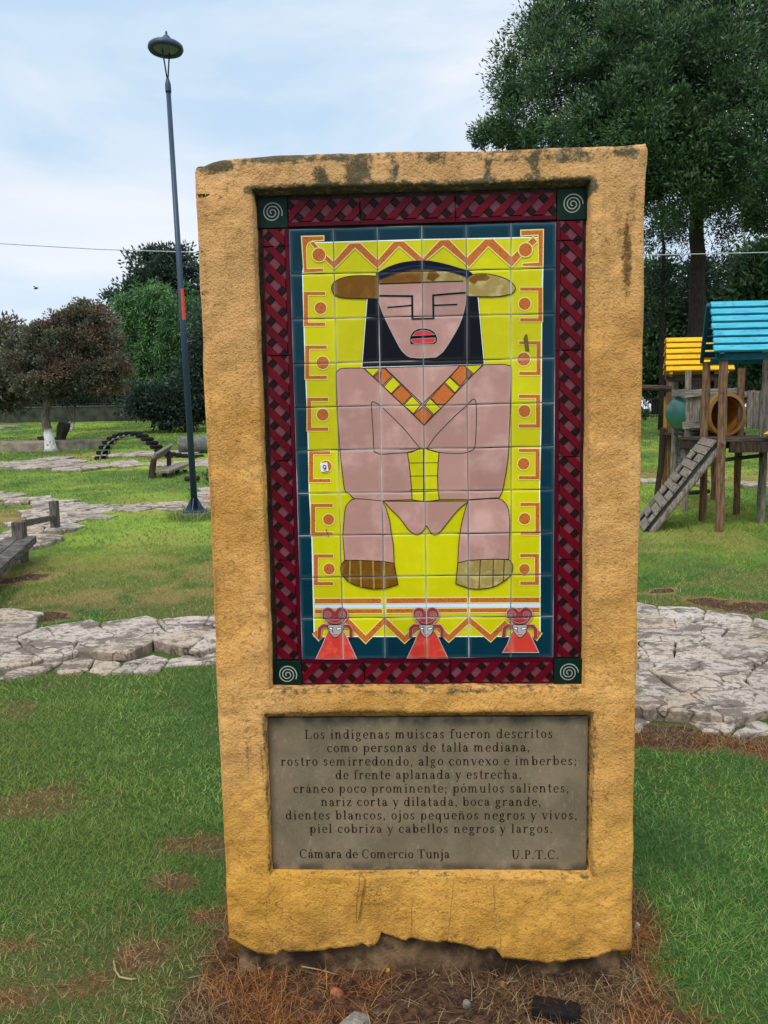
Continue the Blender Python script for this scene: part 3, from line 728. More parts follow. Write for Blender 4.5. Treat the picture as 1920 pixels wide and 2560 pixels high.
fig.fill(Z(2, 440, 920, 500, 895, 590, 888, 635, 915, 600, 945, 520, 945, 485, 975, 445, 950), BROWN, 13)
fig.shape(smooth_path(Z(1, 1083, 885, 1180, 830, 1290, 790, 1400, 772, 1500, 767) + Z(2, 100, 771, 230, 798, 340, 830, 440, 862, 472, 888), 3) + smooth_path(Z(2, 425, 915, 330, 880, 200, 850, 25, 840) + Z(1, 1400, 846, 1260, 878, 1118, 932), 3), NAVY, 14, .002, BLUE)
fig.line(smooth_path(Z(1, 1105, 905, 1240, 855, 1380, 820, 1500, 812) + Z(2, 100, 822, 230, 840, 330, 860, 430, 890), 3), .0045, BLUE, 16)
face = Z(1, 1112, 976, 1508, 964) + smooth_path(Z(2, 30, 964, 385, 955, 408, 968, 414, 1000, 412, 1110, 395, 1220, 350, 1350, 270, 1490, 205, 1585, 145, 1632), 2) + smooth_path(Z(1, 1500, 1641, 1390, 1634, 1340, 1600, 1295, 1545, 1200, 1360, 1140, 1230, 1112, 1140), 2)
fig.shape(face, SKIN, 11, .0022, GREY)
fig.line(Z(1, 1112, 975, 1500, 963) + Z(2, 40, 960, 390, 950), .003, NAVY, 13)
fig.line(Z(1, 1112, 1082, 1408, 1085, 1410, 1290, 1600, 1286, 1596, 1078) + Z(2, 250, 1066, 412, 1054), .0078, GREY, 13)
fig.line(Z(1, 1112, 1082, 1408, 1085, 1410, 1290, 1600, 1286, 1596, 1078) + Z(2, 250, 1066, 412, 1054), .0055, NAVY, 14)
for ln in (Z(1, 1185, 1187, 1300, 1178, 1400, 1168), Z(2, 128, 1168, 335, 1160)):
    fig.line(ln, .0060, GREY, 13); fig.line(ln, .0042, NAVY, 14)
fig.shape(smooth_path(Z(1, 1392, 1522, 1386, 1465, 1412, 1408, 1460, 1380, 1520, 1374, 1570, 1384, 1610, 1410, 1634, 1460, 1628, 1505, 1600, 1520), 2), NAVY, 13, .0016, GREY)
fig.shape(Z(1, 1408, 1442, 1440, 1408, 1500, 1391, 1560, 1400, 1610, 1432), LIP, 15, .0012, GREY)
fig.shape(Z(1, 1400, 1474, 1500, 1466, 1615, 1461, 1616, 1492, 1590, 1507, 1425, 1512, 1402, 1492), LIP, 15, .0012, GREY)
# body
torso = smooth_path(Z(3, 725, 190, 745, 163, 790, 147, 970, 145), 3) + Z(4, 570, 115) + smooth_path(Z(4, 760, 112, 800, 124, 822, 152, 815, 450, 805, 700, 797, 900, 780, 1050, 745, 1240, 712, 1312), 3) + Z(4, 430, 1330, 130, 1330, 52, 1350) + Z(3, 1400, 1330, 1140, 1340) + \
        smooth_path(Z(3, 930, 1338, 872, 1312, 840, 1272, 800, 1240, 775, 1050, 760, 900, 745, 700, 730, 480), 3)
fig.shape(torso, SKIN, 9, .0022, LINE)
lleg = smooth_path(Z(3, 1135, 1342, 900, 1322, 835, 1358, 806, 1410, 796, 1500, 785, 1640) + Z(5, 785, 80, 800, 288), 3) + smooth_path(Z(5, 1245, 315, 1238, 150, 1220, 50) + Z(3, 1205, 1520, 1170, 1400), 2)
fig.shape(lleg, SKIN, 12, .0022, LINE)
rleg = smooth_path(Z(4, 435, 1335, 690, 1320, 750, 1345, 792, 1405, 804, 1500, 808, 1640) + Z(6, 806, 60, 800, 278), 3) + smooth_path(Z(6, 340, 312, 346, 180, 360, 45) + Z(4, 385, 1500, 410, 1410), 2)
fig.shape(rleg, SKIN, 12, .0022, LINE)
loin = smooth_path(Z(3, 1150, 1345, 1210, 1410, 1300, 1500, 1375, 1600, 1440, 1643, 1500, 1618, 1535, 1565), 3) + smooth_path(Z(4, 60, 1565, 100, 1630, 140, 1643, 185, 1615, 265, 1515, 345, 1420, 435, 1345), 3) + Z(4, 52, 1345)
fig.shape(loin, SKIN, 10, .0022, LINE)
belt = Z(3, 1365, 906, 1470, 876, 1530, 871, 1650, 906, 1640, 1020, 1635, 1120, 1640, 1245, 1652, 1332, 1530, 1348, 1408, 1332, 1404, 1240, 1392, 1100, 1380, 1000)
fig.shape(belt, YEL, 11, .0024, LINE)
for yy in (1000, 1118, 1240): fig.line(Z(3, 1385, yy, 1640, yy - 3), .0018, LINE, 13)
fig.line(Z(3, 1510, 875, 1512, 1340), .003, LINE, 13)
for ln in (smooth_path(Z(3, 1125, 482, 1075, 455, 1046, 450, 1042, 500, 1055, 700, 1063, 880, 1085, 905, 1130, 920, 1250, 912, 1380, 905, 1440, 885), 3), smooth_path(Z(3, 1145, 505, 1300, 655, 1400, 770, 1478, 868), 3),
           smooth_path(Z(4, 425, 478, 300, 590, 150, 745, 65, 865), 3), smooth_path(Z(4, 432, 465, 482, 424, 504, 460, 508, 600, 500, 800, 485, 872, 430, 900, 360, 912, 180, 905, 60, 875), 3)):
    fig.line(ln, .0036, GREY, 11); fig.line(ln, .0022, LINE, 12)
ncell = [(YEL, Z(3, 980, 149, 1118, 149, 1055, 220)), (RUST, Z(3, 1062, 225, 1115, 176, 1124, 180, 1120, 282)), (ORG, Z(3, 1130, 150, 1160, 148, 1227, 215, 1142, 302, 1124, 288)), (YEL, Z(3, 1235, 225, 1302, 290, 1215, 378, 1153, 315)), (ORG, Z(3, 1310, 297, 1402, 390, 1320, 476, 1223, 384)),
         (YEL, Z(3, 1408, 398, 1484, 475, 1420, 557, 1332, 480)), (ORG, Z(3, 1507, 492, 1592, 570, 1515, 657, 1420, 563)), (YEL, Z(4, 400, 125, 560, 118, 485, 197)), (RUST, Z(4, 420, 150, 470, 205, 430, 242)), (ORG, Z(4, 362, 122, 400, 125, 420, 150, 415, 242, 365, 307, 273, 225)),
         (YEL, Z(4, 268, 230, 356, 315, 315, 367, 223, 272)), (ORG, Z(4, 215, 283, 312, 375, 222, 472, 152, 470, 98, 414)), (YEL, Z(4, 90, 420, 185, 508, 124, 562, 40, 480))]
for mi, poly in ncell: fig.shape(poly, mi, 11, .0019, LINE)
for ln in (Z(3, 970, 145, 1060, 227, 1330, 480, 1515, 660), Z(3, 1165, 145, 1500, 468), Z(4, 570, 115, 480, 200, 225, 470, 37, 660), Z(4, 362, 120, 250, 240, 30, 462)): fig.line(ln, .0022, LINE, 13)
lf = smooth_path(Z(5, 800, 292, 772, 325, 764, 370, 785, 430, 850, 490, 950, 528, 1060, 546, 1165, 541, 1278, 506), 3) + Z(5, 1245, 316, 1150, 298, 900, 288)
fig.shape(lf, BROWN, 14, .0026, LINE)
rf = Z(6, 340, 312) + smooth_path(Z(6, 435, 290, 620, 280, 780, 282, 820, 305, 834, 350, 815, 420, 750, 480, 655, 530, 530, 548, 435, 538, 322, 500), 3)
fig.shape(rf, TAN, 14, .0026, LINE)
for a in ((850, 292, 845, 490), (943, 290, 948, 528), (1055, 294, 1064, 545), (1155, 300, 1160, 540)): fig.line(Z(5, *a), .0034, PALE, 16); fig.line(Z(5, *a), .0016, LINE, 17)
for a in ((432, 292, 434, 537), (543, 284, 530, 547), (660, 282, 655, 530), (758, 284, 750, 478)): fig.line(Z(6, *a), .0022, LINE, 17)
fo = fig.build('seated_figure', MATS, tiles)

def spiral(c, r, turns, a0, k=60, rev=False):
    o = []
    for i in range(k + 1):
        t = i / k; a = a0 + (-1 if rev else 1) * t * turns * 2 * math.pi; q = r * (.12 + .88 * t); o.append((c[0] + q * math.cos(a), c[1] + q * math.sin(a)))
    return o
for dx, bot in ((0, 1177), (819, 1172), (1660.7, 1118)):
    d = Art(); T = lambda *p: Z(5, *[v + (dx if i % 2 == 0 else 0) for i, v in enumerate(p)])
    d.shape(T(540 + (bot < 1150) * 20, bot, 600, 1050, 640, 950, 662, 905, 770, 905, 800, 935, 835, 1010, 912 - (bot < 1150) * 25, bot), RED, 18, .0024, GREY)
    for ar in (T(665, 882, 608, 878, 578, 902, 570, 985), T(770, 880, 835, 882, 858, 912, 858, 982)):
        d.line(ar, .0125, GREY, 18); d.line(ar, .0098, MAR, 19)
    d.shape(smooth_path(T(598, 770, 602, 738, 640, 714, 685, 722, 712, 746, 738, 720, 780, 712, 818, 735, 832, 782, 815, 820, 785, 852, 770, 866, 660, 866, 640, 842, 605, 810), 3, True), MAR, 20, .0022, GREY)
    for cx in (650, 774):
        d.line(spiral(T(cx, 778)[0], .0125, 2.6, 1.2, 46, cx > 700), .0012, GREY, 22)
    d.line(smooth_path(T(640, 822, 690, 850, 740, 850, 790, 822), 3), .0011, GREY, 22)
    d.shape(smooth_path(T(657, 868, 772, 868, 776, 920, 755, 957, 716, 982, 682, 957, 660, 920), 3, True), GREY, 21, .0018, LINE)
    for e in (T(662, 888, 692, 896, 692, 914, 665, 906), T(728, 898, 770, 890, 768, 908, 730, 913)): d.shape(e, WHITE, 23, .0015, NAVY)
    d.line(T(695, 886, 690, 930, 706, 936), .0014, NAVY, 24); d.line(T(698, 955, 718, 960, 738, 952), .0014, LINE, 24)
    d.build('painted_doll', MATS, tiles)

# ---- relief border of interlaced tiles, corner tiles with spirals
def plain(name, rgb, rgb2=None, rough=.5, sc=20, bump=.3, bd=.004, spec=.3, bs=60):
    n = NT(name); c = n.mix(n.rng(n.noise(sc, 5), .3, .7), lin(rgb), lin(rgb2 or [v * .8 for v in rgb]))
    return n.done(c, rough, n.bump(n.noise(bs, 4), bump, bd), spec=spec)
b_base = plain('mauve_glaze', (110, 60, 68), (92, 48, 56), .3, 18, .2, .002, .07)
b_bar = plain('crimson_glaze', (98, 8, 22), (76, 8, 24), .25, 9, .3, .002, .07)
b_dark = plain('umber_glaze', (34, 18, 14), (24, 14, 14), .35, 30, .3, .002, .07)
b_rail = plain('plum_glaze', (78, 6, 22), (62, 6, 22), .25, 12, .2, .002, .07)
b_green = plain('green_black_glaze', (16, 40, 30), (12, 30, 24), .3, 9, .2, .002, .07)
m_mortar = plain('shadow_dark_mortar', (40, 40, 34), (66, 62, 52), .9, 40, .8, .01, .1)  # mortar toned dark to carry the shadow inside the tile recess
BM = [b_base, b_bar, b_dark, b_rail, m_mortar]
def clip_rect(poly, u0, u1, v0, v1):
    for p, nn in (((u0, 0), (-1, 0)), ((u1, 0), (1, 0)), ((0, v0), (0, -1)), ((0, v1), (0, 1))):
        if len(poly) < 3: return []
        poly = clip_half(poly, p, nn)
    return poly if len(poly) >= 3 else []
def border(ax, u0, u1, base, inner):
    """one tile of the border; ax 'x' runs along x, 'z' runs down; base = outer edge, inner = sign towards the picture"""
    h, p, wb = .0600, .0588, .0300; m = MB(); Wd = .0765
    def f(u, v, y):
        return (u, y, base + inner * v) if ax == 'x' else (base + inner * v, y, -u)
    def rect(a, b, c, d, y0, y1, mi):
        pts = [(a, c), (b, c), (b, d), (a, d)]
        vs = [f(q[0], q[1], y0) for q in pts] + [f(q[0], q[1], y1) for q in pts]
        m.add(vs, [(0, 1, 2, 3), (4, 5, 6, 7)] + [(i, (i + 1) % 4, 4 + (i + 1) % 4, 4 + i) for i in range(4)], mi)
    g = .0008
    rect(u0 + g, u1 - g, 0.001, Wd, .002, .011, 0)
    rect(u0 + g, u1 - g, .0655, Wd, -.0015, .002, 3); rect(u0 + g, u1 - g, .001, .004, .0, .002, 3)
    v0 = .005; flip = (inner < 0) if ax == 'x' else (inner < 0)
    def put(poly, mi, y0, y1, q=0.0):
        poly = clip_rect(poly, u0 + g, u1 - g, 0, h)
        if len(poly) < 3: return
        P = [(a, v0 + (h - b if flip else b)) for a, b in poly]; k = len(P)
        cu, cv = sum(a for a, b in P) / k, sum(b for a, b in P) / k
        vs = [f(a, b, y0) for a, b in P] + [f(cu + (a - cu) * (1 - q), cv + (b - cv) * (1 - q), y1) for a, b in P]
        m.add(vs, [tuple(range(k, 2 * k))] + [(i, (i + 1) % k, k + (i + 1) % k, k + i) for i in range(k)], mi)
    k0 = int(math.floor((u0 - h) / p)) - 1
    for k in range(k0, int(math.ceil(u1 / p)) + 1):
        b = k * p + .012
        put([(b, 0), (b + wb, 0), (b + wb + h, h), (b + h, h)], 1, .002, -.0022, .08)
        cc = b + wb + (p - wb) / 2; sq = .0142
        for t in (.22, .78):
            cu, cv = cc + t * h, t * h
            put([(cu - sq, cv), (cu, cv - sq), (cu + sq, cv), (cu, cv + sq)], 2, .002, -.0006, .1)
    return m.build('border_tile', BM, mon)
ZTOP, ZBOT, XO = 2.329, .907, .461
for a, b in ((-.373, -.171), (-.171, .094), (.094, .373)): border('x', a, b, 2.3235, -1)
for a, b in ((-.373, -.187), (-.187, .069), (.069, .373)): border('x', a, b, .9215, 1)
zz = [2.243, 2.194, 1.892, 1.592, 1.300, 1.0]
for a, b in zip(zz, zz[1:]): border('z', -a, -b, -.4495, 1)
zz = [2.243, 2.190, 1.890, 1.590, 1.292, 1.0]
for a, b in zip(zz, zz[1:]): border('z', -a, -b, .4495, -1)
m_spi = plain('pale_spiral_glaze', (166, 166, 156), None, .4)
for (cx, cz, a0, rev) in ((-.4175, 2.2865, R(-130), False), (.4175, 2.2865, R(-110), False), (-.4175, .953, R(-140), False), (.4175, .953, R(-110), False)):
    m = MB(); m.box((cx, .0055, cz), (.086, .012, .084)); t = m.build('corner_tile', b_green, mon, bevel=.0015)
    a = Art(); pts = spiral((cx, cz), .0285, 2.75, a0 + R(20), 70, True); pts = [(p[0], p[1]) for p in pts]
    for q in range(len(pts) - 1): pass
    a.line(pts, .0028, 0, 0); 
    a.v = [(v[0], -.0009, v[2]) for v in a.v]; a.build('spiral', m_spi, t)
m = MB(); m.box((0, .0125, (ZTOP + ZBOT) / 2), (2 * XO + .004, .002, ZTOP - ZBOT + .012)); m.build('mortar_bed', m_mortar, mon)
# number sticker
st = MB(); q = Z(3, 580, 1000, 645, 994, 657, 1070, 590, 1081); st.add([(p[0], -.0060, p[1]) for p in q] + [(p[0], -.0052, p[1]) for p in q], [(0, 1, 2, 3)] + [(i, (i + 1) % 4, 4 + (i + 1) % 4, 4 + i) for i in range(4)])
sto = st.build('number_sticker', plain('sticker_paper', (226, 222, 214), (206, 204, 204), .6), mon)
m_ink = plain('black_ink', (24, 22, 24), None, .7)
dg = Art(); c9 = Z(3, 620, 1038)[0]
dg.line([(c9[0] + .0042 * math.cos(t), c9[1] + .0012 + .0046 * math.sin(t)) for t in [2 * math.pi * i / 18 for i in range(18)]], .0026, 0, 0, True)
dg.line([(c9[0] + .0042, c9[1] + .001), (c9[0] + .0040, c9[1] - .004), (c9[0] + .0015, c9[1] - .008), (c9[0] - .003, c9[1] - .0075)], .0026, 0, 0)
dg.v = [(v[0], -.0064, v[2]) for v in dg.v]; dg.build('digit', m_ink, sto)

# ---- plaque with engraved serif lettering
n = NT('plaque_stone')
c = n.mix(n.rng(n.noise(5, 5, .6), .35, .65), lin((126, 109, 86)), lin((104, 91, 70)))
c = n.mix(n.math('MULTIPLY', n.rng(n.noise(8, 4), .52, .7), .6), c, lin((126, 102, 84)))
c = n.mix(n.math('MULTIPLY', n.rng(n.noise(60, 4, .7, n.co((1.4, 1, .5))), .56, .72), .6), c, lin((142, 130, 112)))
c = n.mix(n.math('MULTIPLY', n.rng(n.noise(130, 3, .7), .58, .7), .5), c, lin((66, 58, 46)))
sp_ = n.n('ShaderNodeSeparateXYZ'); n.l(n.tc.outputs['Object'], sp_.inputs[0])
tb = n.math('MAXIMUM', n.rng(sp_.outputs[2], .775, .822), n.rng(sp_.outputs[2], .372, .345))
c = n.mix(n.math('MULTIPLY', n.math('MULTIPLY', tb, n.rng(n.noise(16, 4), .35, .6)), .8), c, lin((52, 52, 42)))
m_plq = n.done(c, .72, n.bump(n.noise(180, 4, .7), .5, .003), spec=.25)
PY = -.008
m = MB(); m.box((-.003, PY + .008, .5795), (.956, .016, .483)); plq = m.build('plaque', m_plq, mon, bevel=.003)
T_, t_ = .20, .11
def bar(x0, y0, x1, y1, w):
    L = math.hypot(x1 - x0, y1 - y0); a, b = -(y1 - y0) / L * w / 2, (x1 - x0) / L * w / 2
    return [(x0 + a, y0 + b), (x1 + a, y1 + b), (x1 - a, y1 - b), (x0 - a, y0 - b)]
def stem(x, y0, y1, w=T_): return [(x - w / 2, y0), (x + w / 2, y0), (x + w / 2, y1), (x - w / 2, y1)]
def ser(x, y, l=.2): return [(x - l, y - .035), (x + l, y - .035), (x + l, y + .035), (x - l, y + .035)]
def ring(cx, cy, rx, ry, a0=0, a1=360, k=16):
    o = []; i_ = []
    for j in range(k + 1):
        a = R(a0 + (a1 - a0) * j / k); wd = t_ + (T_ - t_) * abs(math.cos(a)); o.append((cx + rx * math.cos(a), cy + ry * math.sin(a))); i_.append((cx + (rx - wd) * math.cos(a), cy + (ry - max(t_, wd * .6)) * math.sin(a)))
    return ('strip', o, i_)
def dot(x, y, r=.1): return [(x + r * math.cos(R(a)), y + r * math.sin(R(a))) for a in range(0, 360, 45)]
acc = lambda x: bar(x - .06, 1.2, x + .16, 1.5, .1)
GL = {
 'o': (.9, [ring(.45, .5, .42, .53)]), 'c': (.82, [ring(.45, .5, .42, .53, 48, 318), dot(.7, .8, .1)]), 'e': (.86, [ring(.45, .5, .42, .53, 4, 318), bar(.1, .55, .86, .55, .07)]),
 'a': (.9, [ring(.40, .62, .30, .41, 10, 165), dot(.16, .76, .09), stem(.64, .1, .72), ring(.38, .27, .32, .3), bar(.62, .06, .88, .1, .09)]),
 'd': (1.02, [ring(.42, .5, .38, .53), stem(.76, 0, 1.5), ser(.68, 1.47, .14), ser(.88, .03, .12)]), 'b': (1.0, [stem(.2, 0, 1.5), ring(.55, .5, .38, .53), ser(.12, 1.47, .14)]),
 'p': (1.02, [stem(.2, -.5, 1), ring(.57, .5, .38, .53), ser(.2, -.47), ser(.1, .97, .12)]), 'q': (1.02, [ring(.42, .5, .38, .53), stem(.78, -.5, 1), ser(.78, -.47)]),
 'g': (.92, [ring(.4, .66, .31, .36), ring(.42, -.2, .4, .27), bar(.2, .33, .16, .12, .09), bar(.18, .1, .6, .04, .1), bar(.62, .92, .88, .97, .09)]),
 'n': (1.06, [stem(.2, 0, 1), ring(.52, .6, .33, .43, 0, 165), stem(.77, 0, .62), ser(.2, .03), ser(.78, .03), ser(.1, .97, .12)]),
 'm': (1.6, [stem(.2, 0, 1), ring(.48, .6, .31, .43, 0, 165), stem(.71, 0, .62), ring(.99, .6, .31, .43, 0, 165), stem(1.22, 0, .62), ser(.2, .03, .17), ser(.72, .03, .17), ser(1.24, .03, .17), ser(.1, .97, .12)]),
 'r': (.76, [stem(.2, 0, 1), ser(.2, .03), ser(.1, .97, .12), ring(.52, .56, .32, .45, 60, 160), dot(.64, .88, .11)]),
 'h': (1.06, [stem(.2, 0, 1.5), ring(.52, .6, .33, .43, 0, 165), stem(.77, 0, .62), ser(.2, .03), ser(.78, .03), ser(.11, 1.47, .12)]),
 'i': (.5, [stem(.24, 0, 1), ser(.24, .03), ser(.15, .97, .12), dot(.24, 1.36, .11)]), 'í': (.5, [stem(.24, 0, 1), ser(.24, .03), ser(.15, .97, .12), acc(.22)]),
 'j': (.5, [stem(.28, -.25, 1), ser(.19, .97, .12), ring(.06, -.22, .3, .28, 270, 360, 6), dot(.02, -.42, .09), dot(.28, 1.36, .11)]),
 'l': (.5, [stem(.24, 0, 1.5), ser(.24, .03), ser(.15, 1.47, .12)]), 't': (.64, [stem(.3, .15, 1.35), bar(.06, .96, .62, .96, .08), ring(.46, .17, .245, .2, 180, 320, 7)]),
 'f': (.62, [stem(.28, 0, 1.2), ring(.47, 1.18, .275, .34, 30, 180, 8), dot(.66, 1.36, .1), bar(.04, .96, .62, .96, .08), ser(.28, .03)]),
 'u': (1.06, [stem(.2, .4, 1), ring(.48, .42, .36, .45, 195, 350), stem(.78, 0, 1), ser(.12, .97, .14), ser(.7, .97, .14), ser(.9, .03, .1)]),
 's': (.74, [ring(.36, .75, .27, .28, 30, 275, 10), ring(.36, .25, .29, .28, -150, 95, 10), bar(.62, .95, .62, .68, .06), bar(.1, .05, .1, .34, .06)]),
 'v': (.9, [bar(.14, 1, .45, 0, T_), bar(.78, 1, .48, 0, .08), ser(.12, .97, .17), ser(.8, .97, .15)]), 'y': (.9, [bar(.14, 1, .46, 0, T_), bar(.78, 1, .3, -.42, .08), ser(.12, .97, .17), ser(.8, .97, .15), dot(.22, -.42, .11)]),
 'x': (.9, [bar(.14, 1, .76, 0, T_), bar(.76, 1, .14, 0, .08), ser(.14, .97, .16), ser(.78, .97, .14), ser(.14, .03, .14), ser(.78, .03, .16)]), 'z': (.82, [bar(.1, .96, .7, .96, .08), bar(.66, .95, .14, .05, T_), bar(.1, .04, .75, .04, .08), bar(.1, .96, .1, .75, .07), bar(.74, .04, .74, .28, .07)]),
 ',': (.4, [dot(.18, .08, .12), bar(.26, .06, .12, -.26, .09)]), '.': (.4, [dot(.18, .08, .12)]), ';': (.42, [dot(.18, .08, .12), bar(.26, .06, .12, -.26, .09), dot(.2, .8, .12)]),
 'L': (1.12, [stem(.28, 0, 1.45), ser(.28, .03, .25), ser(.28, 1.42, .25), bar(.2, .04, 1.0, .04, .08), bar(1.0, .02, 1.05, .4, .08)]), 'C': (1.3, [ring(.65, .72, .58, .77, 48, 312, 20), bar(1.05, 1.0, 1.07, 1.42, .08)]),
 'T': (1.28, [stem(.62, 0, 1.45), ser(.62, .03, .25), bar(.06, 1.4, 1.18, 1.4, .09), bar(.08, 1.4, .05, 1.05, .07), bar(1.16, 1.4, 1.2, 1.05, .07)]),
 'U': (1.35, [stem(.28, .5, 1.45), ring(.64, .52, .445, .56, 180, 360, 14), stem(1.05, .5, 1.45, .09), ser(.28, 1.42, .24), ser(1.05, 1.42, .2)]), 'P': (1.08, [stem(.28, 0, 1.45), ser(.28, .03, .25), ring(.52, 1.05, .42, .4, -90, 90, 10), bar(.1, 1.42, .54, 1.42, .07), bar(.28, .68, .54, .68, .07)]),
}
GL['á'] = (GL['a'][0], GL['a'][1] + [acc(.4)]); GL['ó'] = (GL['o'][0], GL['o'][1] + [acc(.42)])
GL['ñ'] = (GL['n'][0], GL['n'][1] + [bar(.22, 1.22, .38, 1.34, .1), bar(.36, 1.33, .56, 1.22, .1), bar(.54, 1.22, .72, 1.34, .1)])
n = NT('engraved_letter'); m_let = n.done(n.mix(n.rng(n.noise(30, 3), .35, .65), lin((30, 21, 13)), lin((54, 42, 29))), .95, spec=0.0)
LINES = [("Los indígenas muiscas fueron descritos", 7, 445, 8, 1195, 375), ("como personas de talla mediana,", 7, 645, 8, 990, 495), ("rostro semirredondo, algo convexo e imberbes;", 7, 232, 8, 1410, 617), ("de frente aplanada y estrecha,", 7, 722, 8, 915, 738),
         ("cráneo poco prominente; pómulos salientes,", 7, 342, 8, 1340, 860), ("nariz corta y dilatada, boca grande,", 7, 592, 8, 1090, 980), ("dientes blancos, ojos pequeños negros y vivos,", 7, 275, 8, 1415, 1100), ("piel cobriza y cabellos negros y largos.", 7, 490, 8, 1195, 1220),
         ("Cámara de Comercio Tunja", 7, 398, 8, 270, 1447), ("U.P.T.C.", 8, 825, 8, 1250, 1452)]
ins = MB(); XH = 16.9 / 1930.65 * 2.2
for txt, za, xa, zb_, xb, yb in LINES:
    x0 = Z(za, xa, yb)[0][0]; x1 = Z(zb_, xb, yb)[0][0]; zl = Z(7, 600, yb)[0][1]
    nat = sum(GL[ch][0] if ch != ' ' else .42 for ch in txt) * XH; gap = (x1 - x0 - nat) / (len(txt) - 1)
    cx = x0 - .04 * XH; e = 0
    for ch in txt:
        if ch == ' ': cx += .42 * XH + gap; continue
        wch, polys = GL[ch]; jz = random.uniform(-.0004, .0004)
        for pl in polys:
            e += 1; yy = PY - .0006 - (e % 7) * 3e-5
            if pl[0] == 'strip':
                o, i_ = pl[1], pl[2]; k = len(o)
                ins.add([(cx + p[0] * XH, yy, zl + jz + p[1] * XH) for p in o + i_], [(j, j + 1, k + j + 1, k + j) for j in range(k - 1)])
            else:
                ins.add([(cx + p[0] * XH, yy, zl + jz + p[1] * XH) for p in pl], [tuple(range(len(pl)))])
        cx += wch * XH + gap
ins.build('inscription', m_let, plq)

# =================================================================== VEGETATION
def two_sided(n, base, trans=.3, rough=.6, spec=.25):
    n.done(base, rough, spec=spec)
    tr = n.n('ShaderNodeBsdfTranslucent'); n.set(tr.inputs[0], base)
    ms = n.n('ShaderNodeMixShader'); ms.inputs[0].default_value = trans
    n.l(n.b.outputs[0], ms.inputs[1]); n.l(tr.outputs[0], ms.inputs[2]); n.l(ms.outputs[0], n.out.inputs[0]); return n.m
def in_polys(x, y, polys):
    r = np.zeros(len(x), bool)
    for poly in polys:
        c = np.zeros(len(x), bool); j = len(poly) - 1
        for i in range(len(poly)):
            (ax, ay), (bx, by) = poly[i], poly[j]
            if ay != by:
                c ^= ((ay > y) != (by > y)) & (x < (bx - ax) * (y - ay) / (by - ay) + ax)
            j = i
        r |= c
    return r
RS = np.random.RandomState(5)
def scatter(d0, d1, dens, margin=.9):
    hw = d1 * .56 + margin; area = 2 * hw * (d1 - d0); k = int(area * dens)
    x = RS.uniform(-hw, hw, k) - .08; y = RS.uniform(d0, d1, k) - 2.2314
    d = y + 2.2314; ok = np.abs(x + .04 + .035 * d) < d * .53 + margin
    x, y = x[ok], y[ok]
    hide = (np.abs(x) < .60) & (y > -.03) & (y < .3)
    return x[~hide], y[~hide]
def blades(x, y, L, W, lean, segs):
    k = len(x); z = gzn(x, y) - .004
    a = RS.uniform(0, 2 * np.pi, k); ln = RS.gamma(2.2, lean / 2.2, k).clip(0, 1.5)
    dx, dy = np.cos(a) * np.sin(ln), np.sin(a) * np.sin(ln); dz = np.cos(ln)
    b = RS.uniform(0, 2 * np.pi, k); wx, wy = np.cos(b) * W / 2, np.sin(b) * W / 2
    V = []; T = []
    for s in range(segs + 1):
        t = s / segs; q = L * t; ww = (1 - t) ** .7 * .9 + .1; dr = t * t * L * .35
        px, py, pz = x + dx * q + np.cos(a) * dr, y + dy * q + np.sin(a) * dr, z + dz * q - dr * .5
        V += [np.stack([px - wx * ww, py - wy * ww, pz], 1), np.stack([px + wx * ww, py + wy * ww, pz], 1)]; T += [np.full(k, t)] * 2
    m = 2 * (segs + 1); V = np.stack(V, 1).reshape(-1, 3); T = np.stack(T, 1).ravel()
    o = np.arange(k)[:, None] * m
    F = np.concatenate([o + np.array([[2 * s, 2 * s + 1, 2 * s + 3, 2 * s + 2]]) for s in range(segs)], 0)
    return V, F, T, m
GV, GF, GT, GR, GD = [], [], [], [], []; off = 0
for d0, d1, dens, l0, l1, w0, w1, seg in ((1.6, 3.2, 26000, .014, .040, .0022, .0038, 2), (3.2, 4.6, 15000, .016, .040, .003, .005, 2), (4.6, 9.5, 5600, .025, .055, .005, .008, 1), (9.5, 20, 900, .03, .07, .010, .018, 1), (20, 46, 150, .04, .09, .022, .04, 1)):
    x, y = scatter(d0, d1, dens)
    dr_, so_ = dryness(x, y), soil(x, y)
    keep = (RS.rand(len(x)) > np.where(y > 3.6, np.where(dr_ < .85, dr_ * .25, .8), np.clip(dr_ * .62, 0, .93))) & (RS.rand(len(x)) > so_ * 1.35) & ~in_polys(x, y, PATHS)
    x, y, dr_ = x[keep], y[keep], dr_[keep]; k = len(x)
    clump = vnoise(x * 4, y * 4)
    L = RS.uniform(l0, l1, k) * (.65 + .7 * clump) * (1 - .35 * np.clip(dr_, 0, 1)); W = RS.uniform(w0, w1, k)
    V, F, T, m = blades(x, y, L, W, .75, seg)
    GV.append(V); GF.append(F + off); GT.append(T); GR.append(np.repeat(RS.rand(k), m)); GD.append(np.repeat(dr_, m)); off += len(V)
n = NT('grass_blade')
rn = n.attr('rnd'); c = n.ramp(rn, [(0, lin((52, 98, 32))), (.35, lin((82, 132, 48))), (.7, lin((118, 156, 64))), (1, lin((174, 184, 112)))])
c = n.mix(n.rng(n.noise(1.1, 4), .40, .62), c, n.mix(.6, c, lin((52, 92, 50))))
c = n.mix(n.rng(n.noise(0.35, 3), .42, .62), c, n.mix(.55, c, lin((136, 146, 60))))
strw = n.ramp(n.math('FRACT', n.math('MULTIPLY', rn, 7.3)), [(0, lin((104, 78, 46))), (.5, lin((148, 124, 72))), (1, lin((180, 160, 104)))])
c = n.mix(n.rng(n.math('SUBTRACT', n.attr('dry'), n.math('MULTIPLY', n.math('FRACT', n.math('MULTIPLY', rn, 13.7)), .75)), -.05, .15), c, strw)
